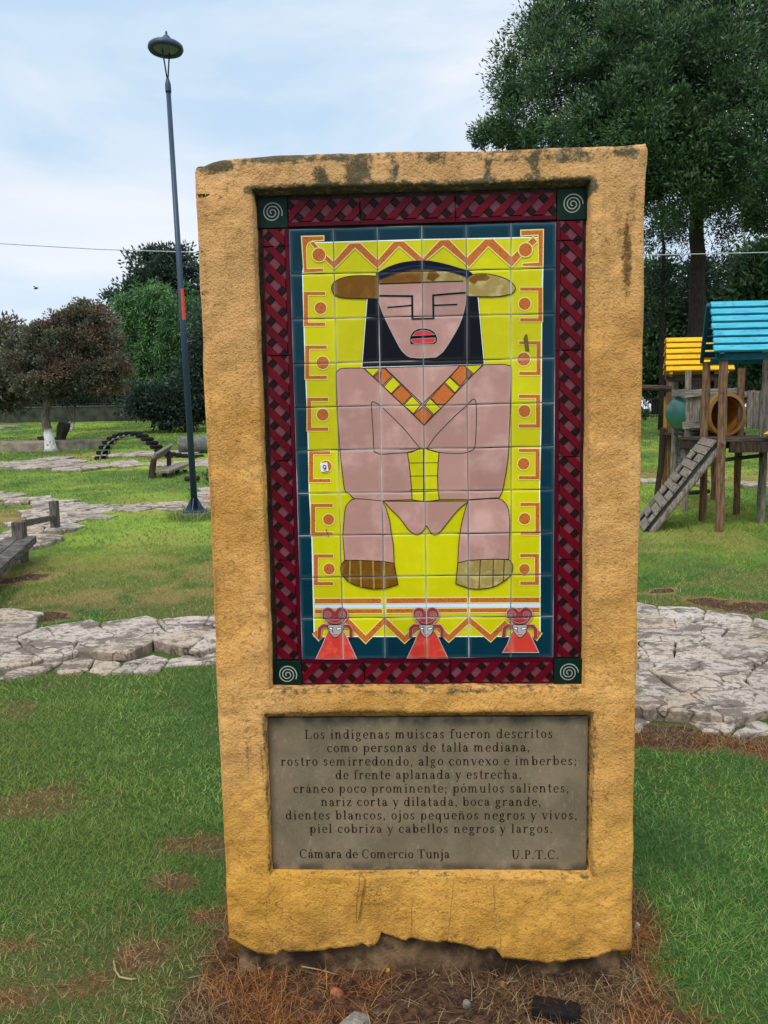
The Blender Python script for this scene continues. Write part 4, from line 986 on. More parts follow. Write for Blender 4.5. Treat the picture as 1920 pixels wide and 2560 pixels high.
c = n.mix(n.math('MULTIPLY', n.math('LESS_THAN', n.math('FRACT', n.math('MULTIPLY', rn, 31.1)), .07), .8), c, strw)
m_grass = two_sided(n, c, .3, .55)
g = mesh_np('grass', np.concatenate(GV), np.concatenate(GF), m_grass, {'t': np.concatenate(GT), 'rnd': np.concatenate(GR), 'dry': np.concatenate(GD)})
tag(g, 'short mown green lawn grass with straw coloured patches', 'grass', kind='stuff')
# dead grass and needles on the bare earth
x, y = scatter(1.5, 4.2, 34000, .5)
so_ = soil(x, y); dr_ = dryness(x, y)
pat = sst(.40, .60, fbm(x * 3.2 + 7, y * 3.2, 3)); side = sst(.25, .55, np.abs(x + .02))
keep = (RS.rand(len(x)) < np.maximum(so_ * (.25 + .75 * pat) * (.35 + .65 * side), (dr_ - .45) * .55)) & ~in_polys(x, y, PATHS)
x, y = x[keep], y[keep]; k = len(x)
V1, F1, T1, m1 = blades(x, y, RS.uniform(.02, .075, k), RS.uniform(.0014, .0028, k), 1.25, 2)
V1[:, 2] += np.repeat(RS.uniform(0, .014, k), m1)
n = NT('dead_grass'); rn = n.attr('rnd')
m_dead = n.done(n.mix(n.rng(n.noise(3, 3), .42, .6), n.ramp(rn, [(0, lin((84, 48, 28))), (.5, lin((134, 82, 46))), (1, lin((172, 122, 70)))]), n.ramp(rn, [(0, lin((70, 50, 36))), (.6, lin((122, 92, 62))), (1, lin((168, 146, 108)))])), .8, spec=.1)
o = mesh_np('dead_grass', V1, F1, m_dead, {'rnd': np.repeat(RS.rand(k), m1)})
tag(o, 'russet dead grass and needles strewn round the foot of the pillar', 'dead grass', kind='stuff')

def leafmat(name, cols, acc=None, trans=.25):
    n = NT(name); rn = n.attr('rnd'); cl = n.attr('clump')
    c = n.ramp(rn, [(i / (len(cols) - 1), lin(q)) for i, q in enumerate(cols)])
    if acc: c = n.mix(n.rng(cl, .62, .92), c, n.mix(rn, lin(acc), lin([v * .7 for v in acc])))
    return two_sided(n, c, trans, .5, .35)
def bark(name, a, b, sc=(9, 9, 2.2), white=None, wz=None):
    n = NT(name); c = n.mix(n.rng(n.noise(4, 6, .65, n.co(sc)), .35, .65), lin(a), lin(b))
    if white:
        s = n.n('ShaderNodeSeparateXYZ'); n.l(n.tc.outputs['Object'], s.inputs[0])
        f = n.rng(n.math('ADD', s.outputs[2], n.math('MULTIPLY', n.noise(6, 4), .5)), wz + .12, wz - .05)
        f = n.math('MULTIPLY', f, n.rng(n.noise(12, 5), .34, .46))
        c = n.mix(f, c, lin(white))
    return n.done(c, .95, n.bump(n.noise(5, 6, .7, n.co(sc)), .9, .05), spec=.1)
TREES = 'trees growing round the park'
def tree(name, label, base, trunk, rad, lobes, nclump, nleaf, leaf, csize, mat, bmat, seed, droop=0.0, shell=.55, group=TREES, branches=26, cat='tree', flat=.75):
    """trunk: points; lobes: (centre, (rx, ry, rz)); leaves are single small faces grouped in sprays through the lobes' volume"""
    rs = np.random.RandomState(seed)
    t = thing(name, label, cat, base, group)
    C = np.array([l[0] for l in lobes], float); Rd = np.array([l[1] for l in lobes], float)
    vol = (Rd.prod(1)) ** (2 / 3); pick = rs.choice(len(lobes), nclump, p=vol / vol.sum())
    dirs = rs.normal(size=(nclump, 3)); dirs /= np.linalg.norm(dirs, axis=1)[:, None]
    rr = shell + (1.12 - shell) * rs.rand(nclump) ** .8
    cc = C[pick] + dirs * Rd[pick] * rr[:, None]
    cs = csize * rs.uniform(.45, 1.55, nclump); crnd = rs.rand(nclump)
    N = nclump * nleaf
    off_ = rs.normal(size=(N, 3)); off_ /= np.linalg.norm(off_, axis=1)[:, None]
    q = (rs.rand(N) ** .5)[:, None] * np.repeat(cs, nleaf)[:, None]
    sc = np.array([1, 1, flat]) if not droop else np.array([.62, .62, 1.25])
    P = np.repeat(cc, nleaf, 0) + off_ * q * sc
    d = off_ * .8 + np.repeat(dirs, nleaf, 0) * .5 + rs.normal(size=(N, 3)) * .45 + np.array([0, 0, .25 - droop * 2.2])
    d /= np.linalg.norm(d, axis=1)[:, None]
    s = np.cross(d, rs.normal(size=(N, 3))); s /= np.linalg.norm(s, axis=1)[:, None]
    L = leaf[0] * rs.uniform(.65, 1.3, N)[:, None]; W = leaf[1] * rs.uniform(.7, 1.3, N)[:, None]
    V = np.stack([P, P + d * L * .45 + s * W * .5, P + d * L, P + d * L * .45 - s * W * .5], 1).reshape(-1, 3)
    F = np.arange(N * 4).reshape(-1, 4)
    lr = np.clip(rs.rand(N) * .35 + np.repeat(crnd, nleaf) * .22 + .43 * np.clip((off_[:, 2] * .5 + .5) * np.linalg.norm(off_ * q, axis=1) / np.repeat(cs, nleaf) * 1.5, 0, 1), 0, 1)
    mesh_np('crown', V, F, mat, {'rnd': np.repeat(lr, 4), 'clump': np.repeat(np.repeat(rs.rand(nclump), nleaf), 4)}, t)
    m = MB(); T = [np.array(p, float) for p in trunk]
    # smooth the trunk and flare its foot
    pts = []; rads = []
    for i in range(len(T) - 1):
        for k in range(4):
            f = k / 4; pts.append(T[i] * (1 - f) + T[i + 1] * f + rs.normal(size=3) * rad[i] * .06); rads.append(rad[i] * (1 - f) + rad[i + 1] * f)
    pts.append(T[-1]); rads.append(rad[-1]); rads[0] *= 1.25
    m.tube(pts, rads, 10)
    order = rs.permutation(nclump)[:branches]
    for k in order:
        e = cc[k]; st = pts[rs.randint(len(pts) // 2, len(pts))]; b = st * .45 + e * .55 + np.array([0, 0, .06]) * np.linalg.norm(e - st)
        r0 = rad[-1] * .55
        m.tube([st, st * .72 + b * .28 + rs.normal(size=3) * r0, b, e], [r0, r0 * .75, r0 * .5, r0 * .18], 5)
    m.build('trunk', bmat, t, smooth=True)
    return t
def PL(Y, *L):                                    # lobes measured in the photograph at distance Y
    k = (Y + 2.23) / FPX; o = []
    for q in L:
        px, py, rx, ry = q[:4]; dy = q[4] if len(q) > 4 else 0
        o.append((at(px, py, Y + dy), (rx * k, max(rx, ry) * k * .8, ry * k)))
    return o
def foot(px, Y):
    P = at(px, 1000, Y); return np.array([P[0], P[1], float(gz(P[0], P[1]))])
l_big = leafmat('dark_leaf', [(26, 44, 28), (42, 68, 40), (70, 98, 58), (122, 146, 92)], (66, 94, 52))
l_brown = leafmat('bronze_leaf', [(40, 48, 34), (64, 70, 50), (98, 98, 76), (142, 130, 110)], (124, 96, 78))
l_pep = leafmat('feathery_leaf', [(34, 60, 32), (56, 92, 48), (82, 120, 64), (118, 150, 90)])
l_far = leafmat('far_leaf', [(26, 38, 34), (40, 56, 48), (56, 74, 58), (74, 92, 70)])
l_dk = leafmat('shade_leaf', [(14, 24, 18), (24, 38, 26), (36, 52, 34), (50, 66, 42)])
k_dark = bark('dark_bark', (40, 34, 30), (66, 56, 50)); k_mid = bark('grey_bark', (70, 62, 54), (112, 100, 88))

Y = 22.5; b = foot(1733, Y)
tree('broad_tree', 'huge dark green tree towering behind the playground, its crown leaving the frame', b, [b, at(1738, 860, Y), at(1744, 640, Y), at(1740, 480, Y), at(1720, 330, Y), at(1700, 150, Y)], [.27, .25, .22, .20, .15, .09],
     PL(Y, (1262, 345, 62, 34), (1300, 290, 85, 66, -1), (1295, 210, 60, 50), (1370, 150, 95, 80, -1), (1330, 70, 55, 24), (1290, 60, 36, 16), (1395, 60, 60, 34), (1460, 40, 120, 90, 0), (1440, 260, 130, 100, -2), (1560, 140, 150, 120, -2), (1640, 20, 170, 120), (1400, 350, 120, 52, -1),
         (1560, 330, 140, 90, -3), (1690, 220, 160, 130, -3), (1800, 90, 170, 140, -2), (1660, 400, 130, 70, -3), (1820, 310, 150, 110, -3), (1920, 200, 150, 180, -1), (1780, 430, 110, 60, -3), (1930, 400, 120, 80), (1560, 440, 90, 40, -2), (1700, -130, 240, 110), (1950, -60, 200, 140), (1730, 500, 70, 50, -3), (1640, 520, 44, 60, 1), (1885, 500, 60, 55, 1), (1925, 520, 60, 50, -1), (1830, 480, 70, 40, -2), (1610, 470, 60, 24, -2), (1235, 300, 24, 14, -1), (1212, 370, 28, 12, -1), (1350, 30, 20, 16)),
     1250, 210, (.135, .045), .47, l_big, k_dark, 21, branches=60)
Y = 27.0; b = foot(1655, Y)
tree('slender_tree', 'thin airy tree with sky showing through, between the pillar and the thick trunk', b, [b, at(1655, 800, Y), at(1660, 620, Y), at(1650, 540, Y)], [.10, .08, .06, .03],
     PL(Y, (1640, 600, 40, 60), (1690, 560, 50, 60), (1640, 700, 48, 50), (1690, 690, 40, 60), (1640, 780, 50, 60), (1800, 560, 50, 60), (1830, 620, 40, 50), (1785, 680, 50, 60)), 90, 110, (.10, .045), .55, l_dk, k_dark, 22, shell=.2)
for i, (px, Y, label, L, mat, nc) in enumerate((
    (1640, 40, 'dark bushy tree beside the right edge of the pillar, behind the yellow roof', [(1640, 720, 60, 60), (1625, 800, 70, 70), (1650, 890, 80, 80), (1620, 950, 60, 50), (1690, 960, 60, 40), (1680, 800, 50, 70)], l_big, 260),
    (1800, 38, 'dark tree mass behind the turquoise roof', [(1790, 780, 70, 70), (1810, 880, 90, 80), (1760, 930, 70, 60), (1860, 930, 80, 60), (1850, 740, 50, 70), (1760, 700, 40, 50)], l_dk, 260),
    (1905, 30, 'rounded green tree cut by the right edge of the photo', [(1895, 660, 50, 50), (1930, 720, 70, 80), (1900, 800, 60, 80), (1920, 900, 80, 80), (1880, 740, 40, 50)], l_big, 230),
    (1750, 46, 'low dark tree closing the gap below the big trunk', [(1700, 880, 80, 70), (1750, 830, 80, 80), (1730, 960, 90, 50), (1860, 850, 90, 90), (1600, 900, 80, 90), (1900, 960, 90, 40)], l_dk, 260))):
    b = foot(px, Y)
    tree('background_tree', label, b, [b, b + (0, 0, 2.0), b + (.2, 0, 4.0)], [.22, .16, .08], PL(Y, *L), nc, 70, (.28, .13), .75, mat, k_dark, 30 + i, branches=14, shell=.35)
# left side
Y = 19.2; b = G(128, 1128); Y = b[1]
k_white = bark('whitewashed_bark', (66, 58, 52), (118, 106, 94), (5, 5, 2), (212, 208, 202), .86)
tree('bronze_tree', 'bronze leaved tree with a whitewashed forked trunk on the left lawn', b, [b, at(122, 1085, Y), at(112, 1045, Y), at(118, 1005, Y), at(140, 950, Y), at(170, 890, Y)], [.20, .15, .13, .12, .08, .04],
     PL(Y, (185, 800, 50, 36), (225, 800, 50, 40), (230, 850, 62, 55), (255, 915, 58, 48), (150, 860, 80, 52), (105, 845, 50, 34), (90, 905, 75, 48), (180, 930, 90, 46), (290, 940, 28, 34), (50, 880, 36, 34), (130, 960, 90, 26), (240, 965, 60, 22)), 520, 150, (.085, .05), .26, l_brown, k_white, 41, branches=34)
Y = 42; b = foot(395, Y)
tree('tall_tree', 'tall blue-green tree rising above the feathery one beside the lamp post', b, [b, at(395, 900, Y), at(395, 780, Y), at(398, 690, Y)], [.3, .25, .18, .08],
     PL(Y, (395, 700, 46, 60), (380, 640, 26, 24), (345, 645, 22, 20), (420, 650, 24, 26), (430, 720, 50, 60), (350, 720, 36, 40), (465, 690, 40, 40), (470, 780, 50, 60), (310, 735, 36, 18), (275, 745, 26, 12), (400, 790, 80, 50), (450, 635, 14, 10), (520, 760, 50, 80)), 300, 70, (.24, .12), .62, l_far, k_dark, 42, shell=.3)
Y = 33; b = foot(410, Y)
tree('feathery_tree', 'bright green drooping feathery tree behind the lamp post', b, [b, at(405, 960, Y), at(400, 880, Y), at(398, 800, Y)], [.26, .2, .15, .07],
     PL(Y, (350, 775, 44, 34), (400, 760, 46, 30), (455, 775, 36, 34), (325, 840, 44, 50), (390, 840, 60, 50), (450, 850, 50, 60), (300, 800, 26, 34), (345, 900, 46, 34), (410, 915, 60, 50), (470, 930, 40, 60), (500, 850, 40, 70), (350, 955, 46, 30), (420, 965, 60, 34), (312, 770, 22, 26), (428, 738, 20, 20), (280, 830, 16, 30), (305, 930, 22, 40), (380, 735, 26, 18)), 300, 170, (.22, .042), .44, l_pep, k_dark, 43, droop=.5, shell=.3)
for i, (px, Y, label, L, mat, nc, nm) in enumerate((
    (-70, 26, 'dark reddish tree cut by the left edge of the photo', [(-10, 850, 40, 30), (20, 885, 55, 40), (-40, 900, 70, 70), (30, 940, 50, 40), (-20, 975, 70, 40), (10, 830, 24, 20)], l_brown, 200, 'background_tree'),
    (60, 47, 'dark hedge-like tree behind the wall under the bronze tree', [(40, 970, 80, 50), (120, 980, 80, 50), (200, 970, 80, 50), (-40, 970, 80, 60), (60, 900, 70, 40), (160, 1000, 90, 30), (250, 990, 60, 40), (20, 1000, 90, 30)], l_dk, 460, 'background_tree'),
    (300, 47, 'shady dark tree filling the gap between the bronze and the feathery tree', [(270, 940, 70, 60), (330, 970, 70, 60), (260, 850, 60, 60), (300, 890, 60, 60), (230, 800, 40, 30), (300, 1005, 80, 30), (390, 1000, 60, 30)], l_dk, 420, 'background_tree'),
    (470, 31, 'black-green tree standing low between the lamp post and the pillar', [(400, 1000, 50, 30), (450, 995, 50, 36), (510, 950, 40, 70), (540, 850, 40, 80), (350, 1000, 36, 28), (390, 1025, 46, 22), (450, 1025, 50, 24), (510, 1010, 40, 34)], l_far, 300, 'background_tree'))):
    b = foot(px, Y)
    tree(nm, label, b, [b, b + (0, 0, 1.6), b + (.2, 0, 3.0)], [.2, .14, .08], PL(Y, *L), nc, 100, (.19, .08), .7, mat, k_dark, 50 + i, branches=12, shell=.35)
for i, (px, Y, L) in enumerate(((760, 46, [(660, 900, 80, 70), (760, 860, 90, 80), (720, 960, 110, 50), (860, 900, 70, 70)]), (1020, 47, [(940, 930, 90, 60), (1040, 850, 90, 90), (1120, 940, 80, 60), (1010, 970, 90, 40)]), (1340, 46, [(1240, 900, 80, 70), (1340, 840, 90, 90), (1440, 880, 80, 90), (1330, 960, 120, 40), (1520, 920, 70, 70)]))):
    b = foot(px, Y); tree('background_tree', ('dark far tree hidden behind the left part of the pillar', 'dark far tree hidden behind the middle of the pillar', 'dark far tree hidden behind the right part of the pillar')[i], b, [b, b + (0, 0, 1.6), b + (.2, 0, 3.0)], [.2, .14, .08], PL(Y, *L), 200, 60, (.26, .11), .8, l_far, k_dark, 80 + i, branches=12, shell=.35)
for i, (px, label) in enumerate(((175, 'young tree with thin whitewashed double stem before the wall behind the bronze tree'), (463, 'young tree with thin whitewashed double stem right beside the lamp post'))):
    Y = 33.5 + i; b = foot(px, Y); k2 = bark('whitewashed_stem', (70, 62, 54), (100, 90, 80), (8, 8, 3), (200, 196, 190), .62)
    t = tree('young_tree', label, b, [b, b + (-.05, 0, .5), b + (-.18, 0, 1.1), b + (-.2, 0, 1.9)], [.06, .055, .05, .03], [(b + (0, 0, 2.3), (.9, .8, .8)), (b + (.5, 0, 2.0), (.6, .6, .5)), (b + (-.5, .1, 2.1), (.6, .5, .5))], 40, 60, (.2, .09), .4, l_dk, k2, 60 + i, branches=6)
    m = MB(); m.tube([b + (.02, 0, 0), b + (.14, 0, .55), b + (.17, 0, 1.1), b + (.35, 0, 1.8)], [.055, .05, .045, .02], 8); m.build('trunk', k2, t, smooth=True)
def shrub(name, label, c, r, nleaf, leaf, mat, seed, cat='shrub'):
    rs = np.random.RandomState(seed); t = thing(name, label, cat, (c[0], c[1], float(gz(c[0], c[1]))))
    P0 = np.array([c[0], c[1], float(gz(c[0], c[1]))]); m = MB(); st = []
    for k in range(9):
        a = rs.uniform(0, 6.28); e = P0 + np.array([math.cos(a) * r[0] * rs.uniform(.2, .9), math.sin(a) * r[0] * rs.uniform(.2, .9), r[1] * rs.uniform(.55, 1.0)]); mid = P0 * .4 + e * .6 + (0, 0, .1 * r[1])
        m.tube([P0, mid, e], [.012, .008, .004], 5); st += [P0 * (1 - f) + e * f + np.array([0, 0, .08]) * math.sin(3 * f) for f in rs.uniform(.25, 1.05, nleaf // 9)]
    m.build('stem', k_dark, t)
    P = np.array(st) + rs.normal(size=(len(st), 3)) * .03; N = len(P)
    d = rs.normal(size=(N, 3)) + (0, 0, .3); d /= np.linalg.norm(d, axis=1)[:, None]; s = np.cross(d, rs.normal(size=(N, 3))); s /= np.linalg.norm(s, axis=1)[:, None]
    L = leaf[0] * rs.uniform(.6, 1.3, N)[:, None]; W = leaf[1] * rs.uniform(.7, 1.3, N)[:, None]
    V = np.stack([P, P + d * L * .45 + s * W * .5, P + d * L, P + d * L * .45 - s * W * .5], 1).reshape(-1, 3)
    mesh_np('foliage', V, np.arange(N * 4).reshape(-1, 4), mat, {'rnd': np.repeat(rs.rand(N), 4), 'clump': np.repeat(rs.rand(N), 4)}, t)
P = G(533, 1250); shrub('leafy_shrub', 'small leafy shrub half hidden by the left edge of the pillar', (P[0] + .12, P[1]), (.30, .62), 420, (.075, .038), l_big, 71)
P = G(1613, 1053); shrub('round_bush', 'little round bush on the lawn beside the right edge of the pillar', P, (.30, .55), 700, (.10, .05), l_big, 72)

# =================================================================== PARK FURNITURE
def wood(name, a, b, sc=(14, 14, 1.6), rough=.9, wear=None, bump=.7, dirt=.5):
    n = NT(name); g1 = n.noise(3, 6, .65, n.co(sc)); c = n.mix(n.rng(g1, .36, .64), lin(a), lin(b))
    c = n.mix(n.math('MULTIPLY', n.rng(n.noise(9, 5, .7), .55, .7), dirt), c, lin([v * .45 for v in a]))
    if wear: c = n.mix(n.rng(n.noise(22, 5, .7, n.co([q * .12 for q in sc])), .60, .66), c, lin(wear))
    return n.done(c, rough, n.bump(g1, bump, .012), spec=.15)
w_post = wood('brown_log_wood', (82, 60, 44), (128, 98, 72)); w_grey = wood('grey_weathered_wood', (92, 82, 72), (142, 130, 116))
w_greyx = wood('grey_board_wood', (100, 92, 82), (150, 140, 128), (1.6, 14, 14)); w_dark = wood('dark_wet_wood', (40, 32, 26), (66, 54, 44)); w_darkx = wood('dark_beam_wood', (50, 40, 34), (84, 70, 58), (1.6, 14, 14))
w_blk = wood('black_stained_wood', (20, 18, 18), (34, 30, 28))
w_yel = wood('yellow_painted_wood', (226, 174, 18), (212, 156, 16), (1.4, 10, 10), .6, (170, 124, 44), .4, .4); w_tur = wood('turquoise_painted_wood', (76, 168, 186), (58, 150, 172), (1.4, 10, 10), .6, (52, 112, 122), .4, .4)
w_teal = wood('dark_teal_paint_and_shade', (14, 74, 86), (10, 60, 70), (8, 8, 8), .6, None, .3, .3); w_gold = wood('dull_yellow_wood', (176, 134, 40), (150, 110, 40), (10, 10, 2), .7)
w_fence = wood('silvered_railing_wood', (62, 56, 50), (104, 95, 86)); w_fencex = wood('silvered_rail_wood', (64, 58, 52), (104, 96, 88), (3, 3, 12))
n = NT('lamp_paint'); m_lamp = n.done(n.mix(n.noise(14, 4), lin((26, 42, 60)), lin((40, 58, 80))), .45, n.bump(n.noise(90, 3), .1, .002), spec=.4)
m_black = plain('black_iron_and_hole_shade', (22, 24, 26), (34, 34, 34), .5, 20, .2, .003, .3)
m_conc = plain('weathered_concrete', (112, 112, 104), (82, 84, 76), .95, 9, .8, .02, .1, 40)
m_lens = plain('lamp_glass', (112, 112, 146), (92, 94, 128), .3, 9, .1, .002, .3)
m_tape = plain('orange_tape', (214, 70, 40), (196, 54, 34), .5)

# ---- the tall lamp post
LB = G(488, 1290); LB[2] = float(gz(LB[0], LB[1]))
lp = thing('lamp_post', 'tall slim black lamp post with a ring shaped head and an orange tape strip', 'lamp post', LB)
LT = at(416, 150, LB[1]); LTz = LT[2]
def on(z): f = (z - LB[2]) / (LTz - LB[2]); return np.array([LB[0] + (LT[0] - LB[0]) * f, LB[1], z])
sc = (LB[1] + 2.23) / FPX
zc = at(421, 212, LB[1])[2]; zk = at(420, 228, LB[1])[2]; zr = at(416, 128, LB[1])[2]; zh = at(416, 119, LB[1])[2]
m = MB(); m.tube([on(LB[2] + .10), on(zk)], [.050, .034], 14); m.build('pole', m_lamp, lp, smooth=True)
m = MB(); m.tube([on(zk - .02), on(zk), on(zc), on(zc + .05), on(zc + .10)], [.041, .042, .042, .030, .016], 14); m.build('collar', m_lamp, lp, smooth=True)
m = MB()
for s in (-1, 1):
    m.tube([on(zc + .08) + (s * .006, 0, 0), on(zr) + (s * .035, s * .05, 0)], [.011, .011], 8)
m.build('yoke', m_lamp, lp, smooth=True)
hd = on(zh); rh = 41.5 * sc
m = MB(); m.lathe([(rh * .70, -.02), (rh * .78, -.045), (rh * .93, -.05), (rh, -.02), (rh * .97, .02), (rh * .85, .045), (rh * .5, .062), (rh * .2, .068), (.001, .07)], hd, 32); hdo = m.build('lamp_head', m_lamp, lp, smooth=True)
m = MB(); m.lathe([(.001, -.030), (rh * .4, -.034), (rh * .70, -.022)], hd, 28); m.build('lens', m_lens, hdo, smooth=True)
m = MB(); q = on(zh + .05); m.lathe([(.066, .0), (.068, .04), (.055, .09), (.028, .115), (.014, .12), (.017, .15), (.012, .17), (.001, .175)], (q[0] + .02, q[1], q[2]), 16); m.build('finial', m_lamp, lp, smooth=True)
m = MB(); m.box(LB + (0, 0, .075), (.30, .30, .03)); m.build('base_plate', m_lamp, lp, bevel=.004)
m = MB()
for a in range(4):
    ca, sa = math.cos(a * math.pi / 2), math.sin(a * math.pi / 2); B = LB + (0, 0, .09)
    tri = [(0.04, 0), (.145, 0), (.145, .012), (.046, .19), (.04, .19)]
    vs = [(B[0] + ca * p[0] - sa * t, B[1] + sa * p[0] + ca * t, B[2] + p[1]) for t in (-.005, .005) for p in tri]
    m.add(vs, [(0, 1, 2, 3, 4), (9, 8, 7, 6, 5)] + [(i, (i + 1) % 5, 5 + (i + 1) % 5, 5 + i) for i in range(5)])
m.build('gusset', m_lamp, lp)
m = MB(); m.box(LB + (0, 0, .0), (.42, .42, .11)); m.build('plinth', m_conc, lp, bevel=.01)
z1, z2 = at(462, 800, LB[1])[2], at(462, 722, LB[1])[2]
m = MB(); r_ = lambda z: .050 - .016 * (z - LB[2]) / (zk - LB[2]) + .0025
pts = []
for k in range(9):
    t = R(-80 + 90 * k / 8); pts.append((math.cos(t), math.sin(t)))
vs = []
for zz in (z1, z2):
    P = on(zz); vs += [(P[0] + p[0] * r_(zz), P[1] + p[1] * r_(zz), zz) for p in pts]
m.add(vs, [(i, i + 1, 10 + i, 9 + i) for i in range(8)]); m.build('tape_strip', m_tape, lp)
# second lamp, far
F2 = foot(422, 36); s2 = (36 + 2.23) / FPX
l2 = thing('lamp_post', 'small distant lamp post with a forked head in front of the feathery tree', 'lamp post', F2)
zt2 = at(408, 752, 36)[2]; m = MB(); zf = at(408, 790, 36)[2]
m.tube([F2 + (0, 0, .1), (F2[0] - .1, F2[1], zf)], [.075, .05], 10); m.build('pole', m_lamp, l2, smooth=True)
m = MB()
for s in (-1, 1): m.tube([(F2[0] - .1, F2[1], zf - .05), (F2[0] - .1 + s * .16, F2[1], zt2)], [.03, .025], 8)
m.build('yoke', m_lamp, l2, smooth=True)
m = MB(); m.lathe([(.001, -.05), (.22, -.05), (.25, 0), (.2, .07), (.06, .10), (.001, .11)], (F2[0] - .1, F2[1], zt2 + .03), 20); m.build('lamp_head', m_lamp, l2, smooth=True)
m = MB(); m.box(F2 + (0, 0, .05), (1.1, .6, .22)); m.build('plinth', m_conc, l2, bevel=.03)

# ---- long grass left round the lamp's foot
rs = np.random.RandomState(8); k = 900; a = rs.uniform(0, 6.28, k); r = rs.uniform(.20, .42, k)
V1, F1, T1, m1 = blades(LB[0] + np.cos(a) * r, LB[1] + np.sin(a) * r, rs.uniform(.08, .24, k), rs.uniform(.006, .011, k), .55, 2)
o = mesh_np('tall_grass', V1, F1, m_grass, {'t': T1, 'rnd': np.repeat(rs.rand(k), m1), 'dry': np.full(len(V1), .12)}); tag(o, 'uncut tuft of long grass round the foot of the black lamp post', 'grass', kind='stuff')

# ---- cable and bird
Yc = 17.0; c0, c1, c2, c3 = at(0, 609, Yc), at(490, 631, Yc), at(1612, 638, Yc), at(1920, 631, Yc)
pts = [c0 + (c0 - c1) * 1.0 + (0, 0, 1.0), c0 + (c0 - c1) * .4 + (0, 0, .25), c0, (c0 + c1) / 2 - (0, 0, .03), c1, (c1 * 2 + c2) / 3 + (0, 0, -.05), (c1 + 2 * c2) / 3 - (0, 0, .05), c2, c3, c3 + (c3 - c2) * 1.2 + (0, 0, .35), c3 + (c3 - c2) * 3 + (0, 0, 1.5)]
m = MB(); m.tube(pts, .0105, 6); o = m.build('cable', plain('pale_cable', (176, 178, 180), (150, 152, 156), .6), None, smooth=True, loc=pts[0])
tag(o, 'thin pale overhead cable strung across the whole view behind the pillar', 'cable')
B = at(90, 722, 30.0); m = MB()
m.tube([B + (-.10, 0, 0), B + (-.05, 0, .01), B + (.02, 0, .012), B + (.08, 0, .03), B + (.12, 0, .03)], [.008, .028, .034, .022, .006], 8)
for s in (-1, 1): m.add([B + (-.02, 0, .02), B + (.05, 0, .02), B + (.0, s * .14, .09), B + (-.06, s * .13, .09), B + (-.01, s * .02, .03)], [(0, 1, 2, 3), (4, 1, 2, 3)])
o = m.build('bird', plain('bird_feather', (40, 38, 40), None, .8), None, loc=B); tag(o, 'tiny dark bird flying in the pale sky above the left trees', 'bird')

# ---- boundary wall and iron fences
Yw = 43.8
def wall_run(name, label, pxa, pxb, Yw, hgt):
    a, b = foot(pxa, Yw), foot(pxb, Yw); t = thing(name, label, 'wall', (a + b) / 2)
    m = MB(); L = b[0] - a[0]; k = 12
    for i in range(k):
        x0, x1 = a[0] + L * i / k, a[0] + L * (i + 1) / k
        m.box(((x0 + x1) / 2, Yw, a[2] + hgt / 2 - .2), (x1 - x0 - .02, .25, hgt + .4 - (i % 3) * .012))
    m.build('wall_face', plain('shade_darkened_render', (66, 68, 58), (42, 44, 38), .95, 2.5, .6, .03, .1, 12), t)  # wall colour darkened to stand for the shade it lies in
    m = MB(); m.box(((a[0] + b[0]) / 2, Yw, a[2] + hgt + .04), (L, .32, .08)); m.build('coping', plain('wall_coping', (74, 80, 68), (52, 58, 48), .9, 5), t); return t
wall_run('boundary_wall', 'low shade-darkened concrete wall closing off the lawn behind the bronze tree', -260, 1500, Yw, .88)
def fence_run(label, pxa, pxb, Yw, z0, hgt, step):
    a, b = foot(pxa, Yw), foot(pxb, Yw); t = thing('iron_fence', label, 'fence', ((a[0] + b[0]) / 2, Yw, a[2] + z0)); zb = a[2] + z0
    m = MB(); x = a[0]
    while x < b[0]: m.box((x, Yw, zb + hgt / 2 + .03), (.022, .022, hgt)); x += step
    m.build('bars', m_black, t); m = MB()
    for zz in (.10, hgt - .12): m.box(((a[0] + b[0]) / 2, Yw, zb + zz), (b[0] - a[0], .03, .05))
    m.build('rail', m_black, t); x = a[0] + .8
    while x < b[0]:
        m = MB(); m.box((x, Yw + .03, zb + hgt / 2), (.08, .08, hgt + .1)); m.build('post', m_black, t, loc=None); x += 3.0
fence_run('dark iron railing standing on the low wall under the left trees', -260, 1500, Yw, .96, 1.1, .16)
fence_run('black iron paling fence at the top of the lawn behind the playground', 1480, 2150, 36, 0, 1.05, .13)

# ---- left: rail barrier, bench, climbing arch, pipe, stone platform and its dark seat
PA, PB = G(139, 1326), G(54, 1405)
for P in (PA, PB): P[2] = float(gz(P[0], P[1]))
ht = lambda P, py: ztop(P, py) - P[2]
fr = thing('wooden_railing', 'low weathered wooden rail barrier beside the branching stone path at the left edge', 'railing', (PA + PB) / 2)
hA, hB = ht(PA, 1252), ht(PB, 1304)
m = MB(); m.box(PA + (0, 0, hA / 2 - .05), (.10, .11, hA + .1)); m.build('post', w_fence, fr, bevel=.008)
m = MB(); m.box(PB + (0, 0, hB / 2 - .05), (.125, .12, hB + .1)); m.build('post', w_fence, fr, bevel=.008)
PC = PB + (PB - PA) * 1.15; PC[2] = float(gz(PC[0], PC[1]))
m = MB(); m.box(PC + (0, 0, hB / 2 - .05), (.125, .12, hB + .1)); m.build('post', w_fence, fr, bevel=.008)
zra = ztop(PA, 1294) - .0; zrb = ztop(PB, 1310)
m = MB(); m.beam(PA + (-.02, -.02, zra - PA[2]), PB + (.03, .03, zrb - PB[2]), .05, .075); m.build('rail', w_fencex, fr, bevel=.006)
zp = ztop(PB, 1352); d = (PC - PB) / np.linalg.norm(PC - PB); side = np.array([-d[1], d[0], 0]) * .0
m = MB(); 
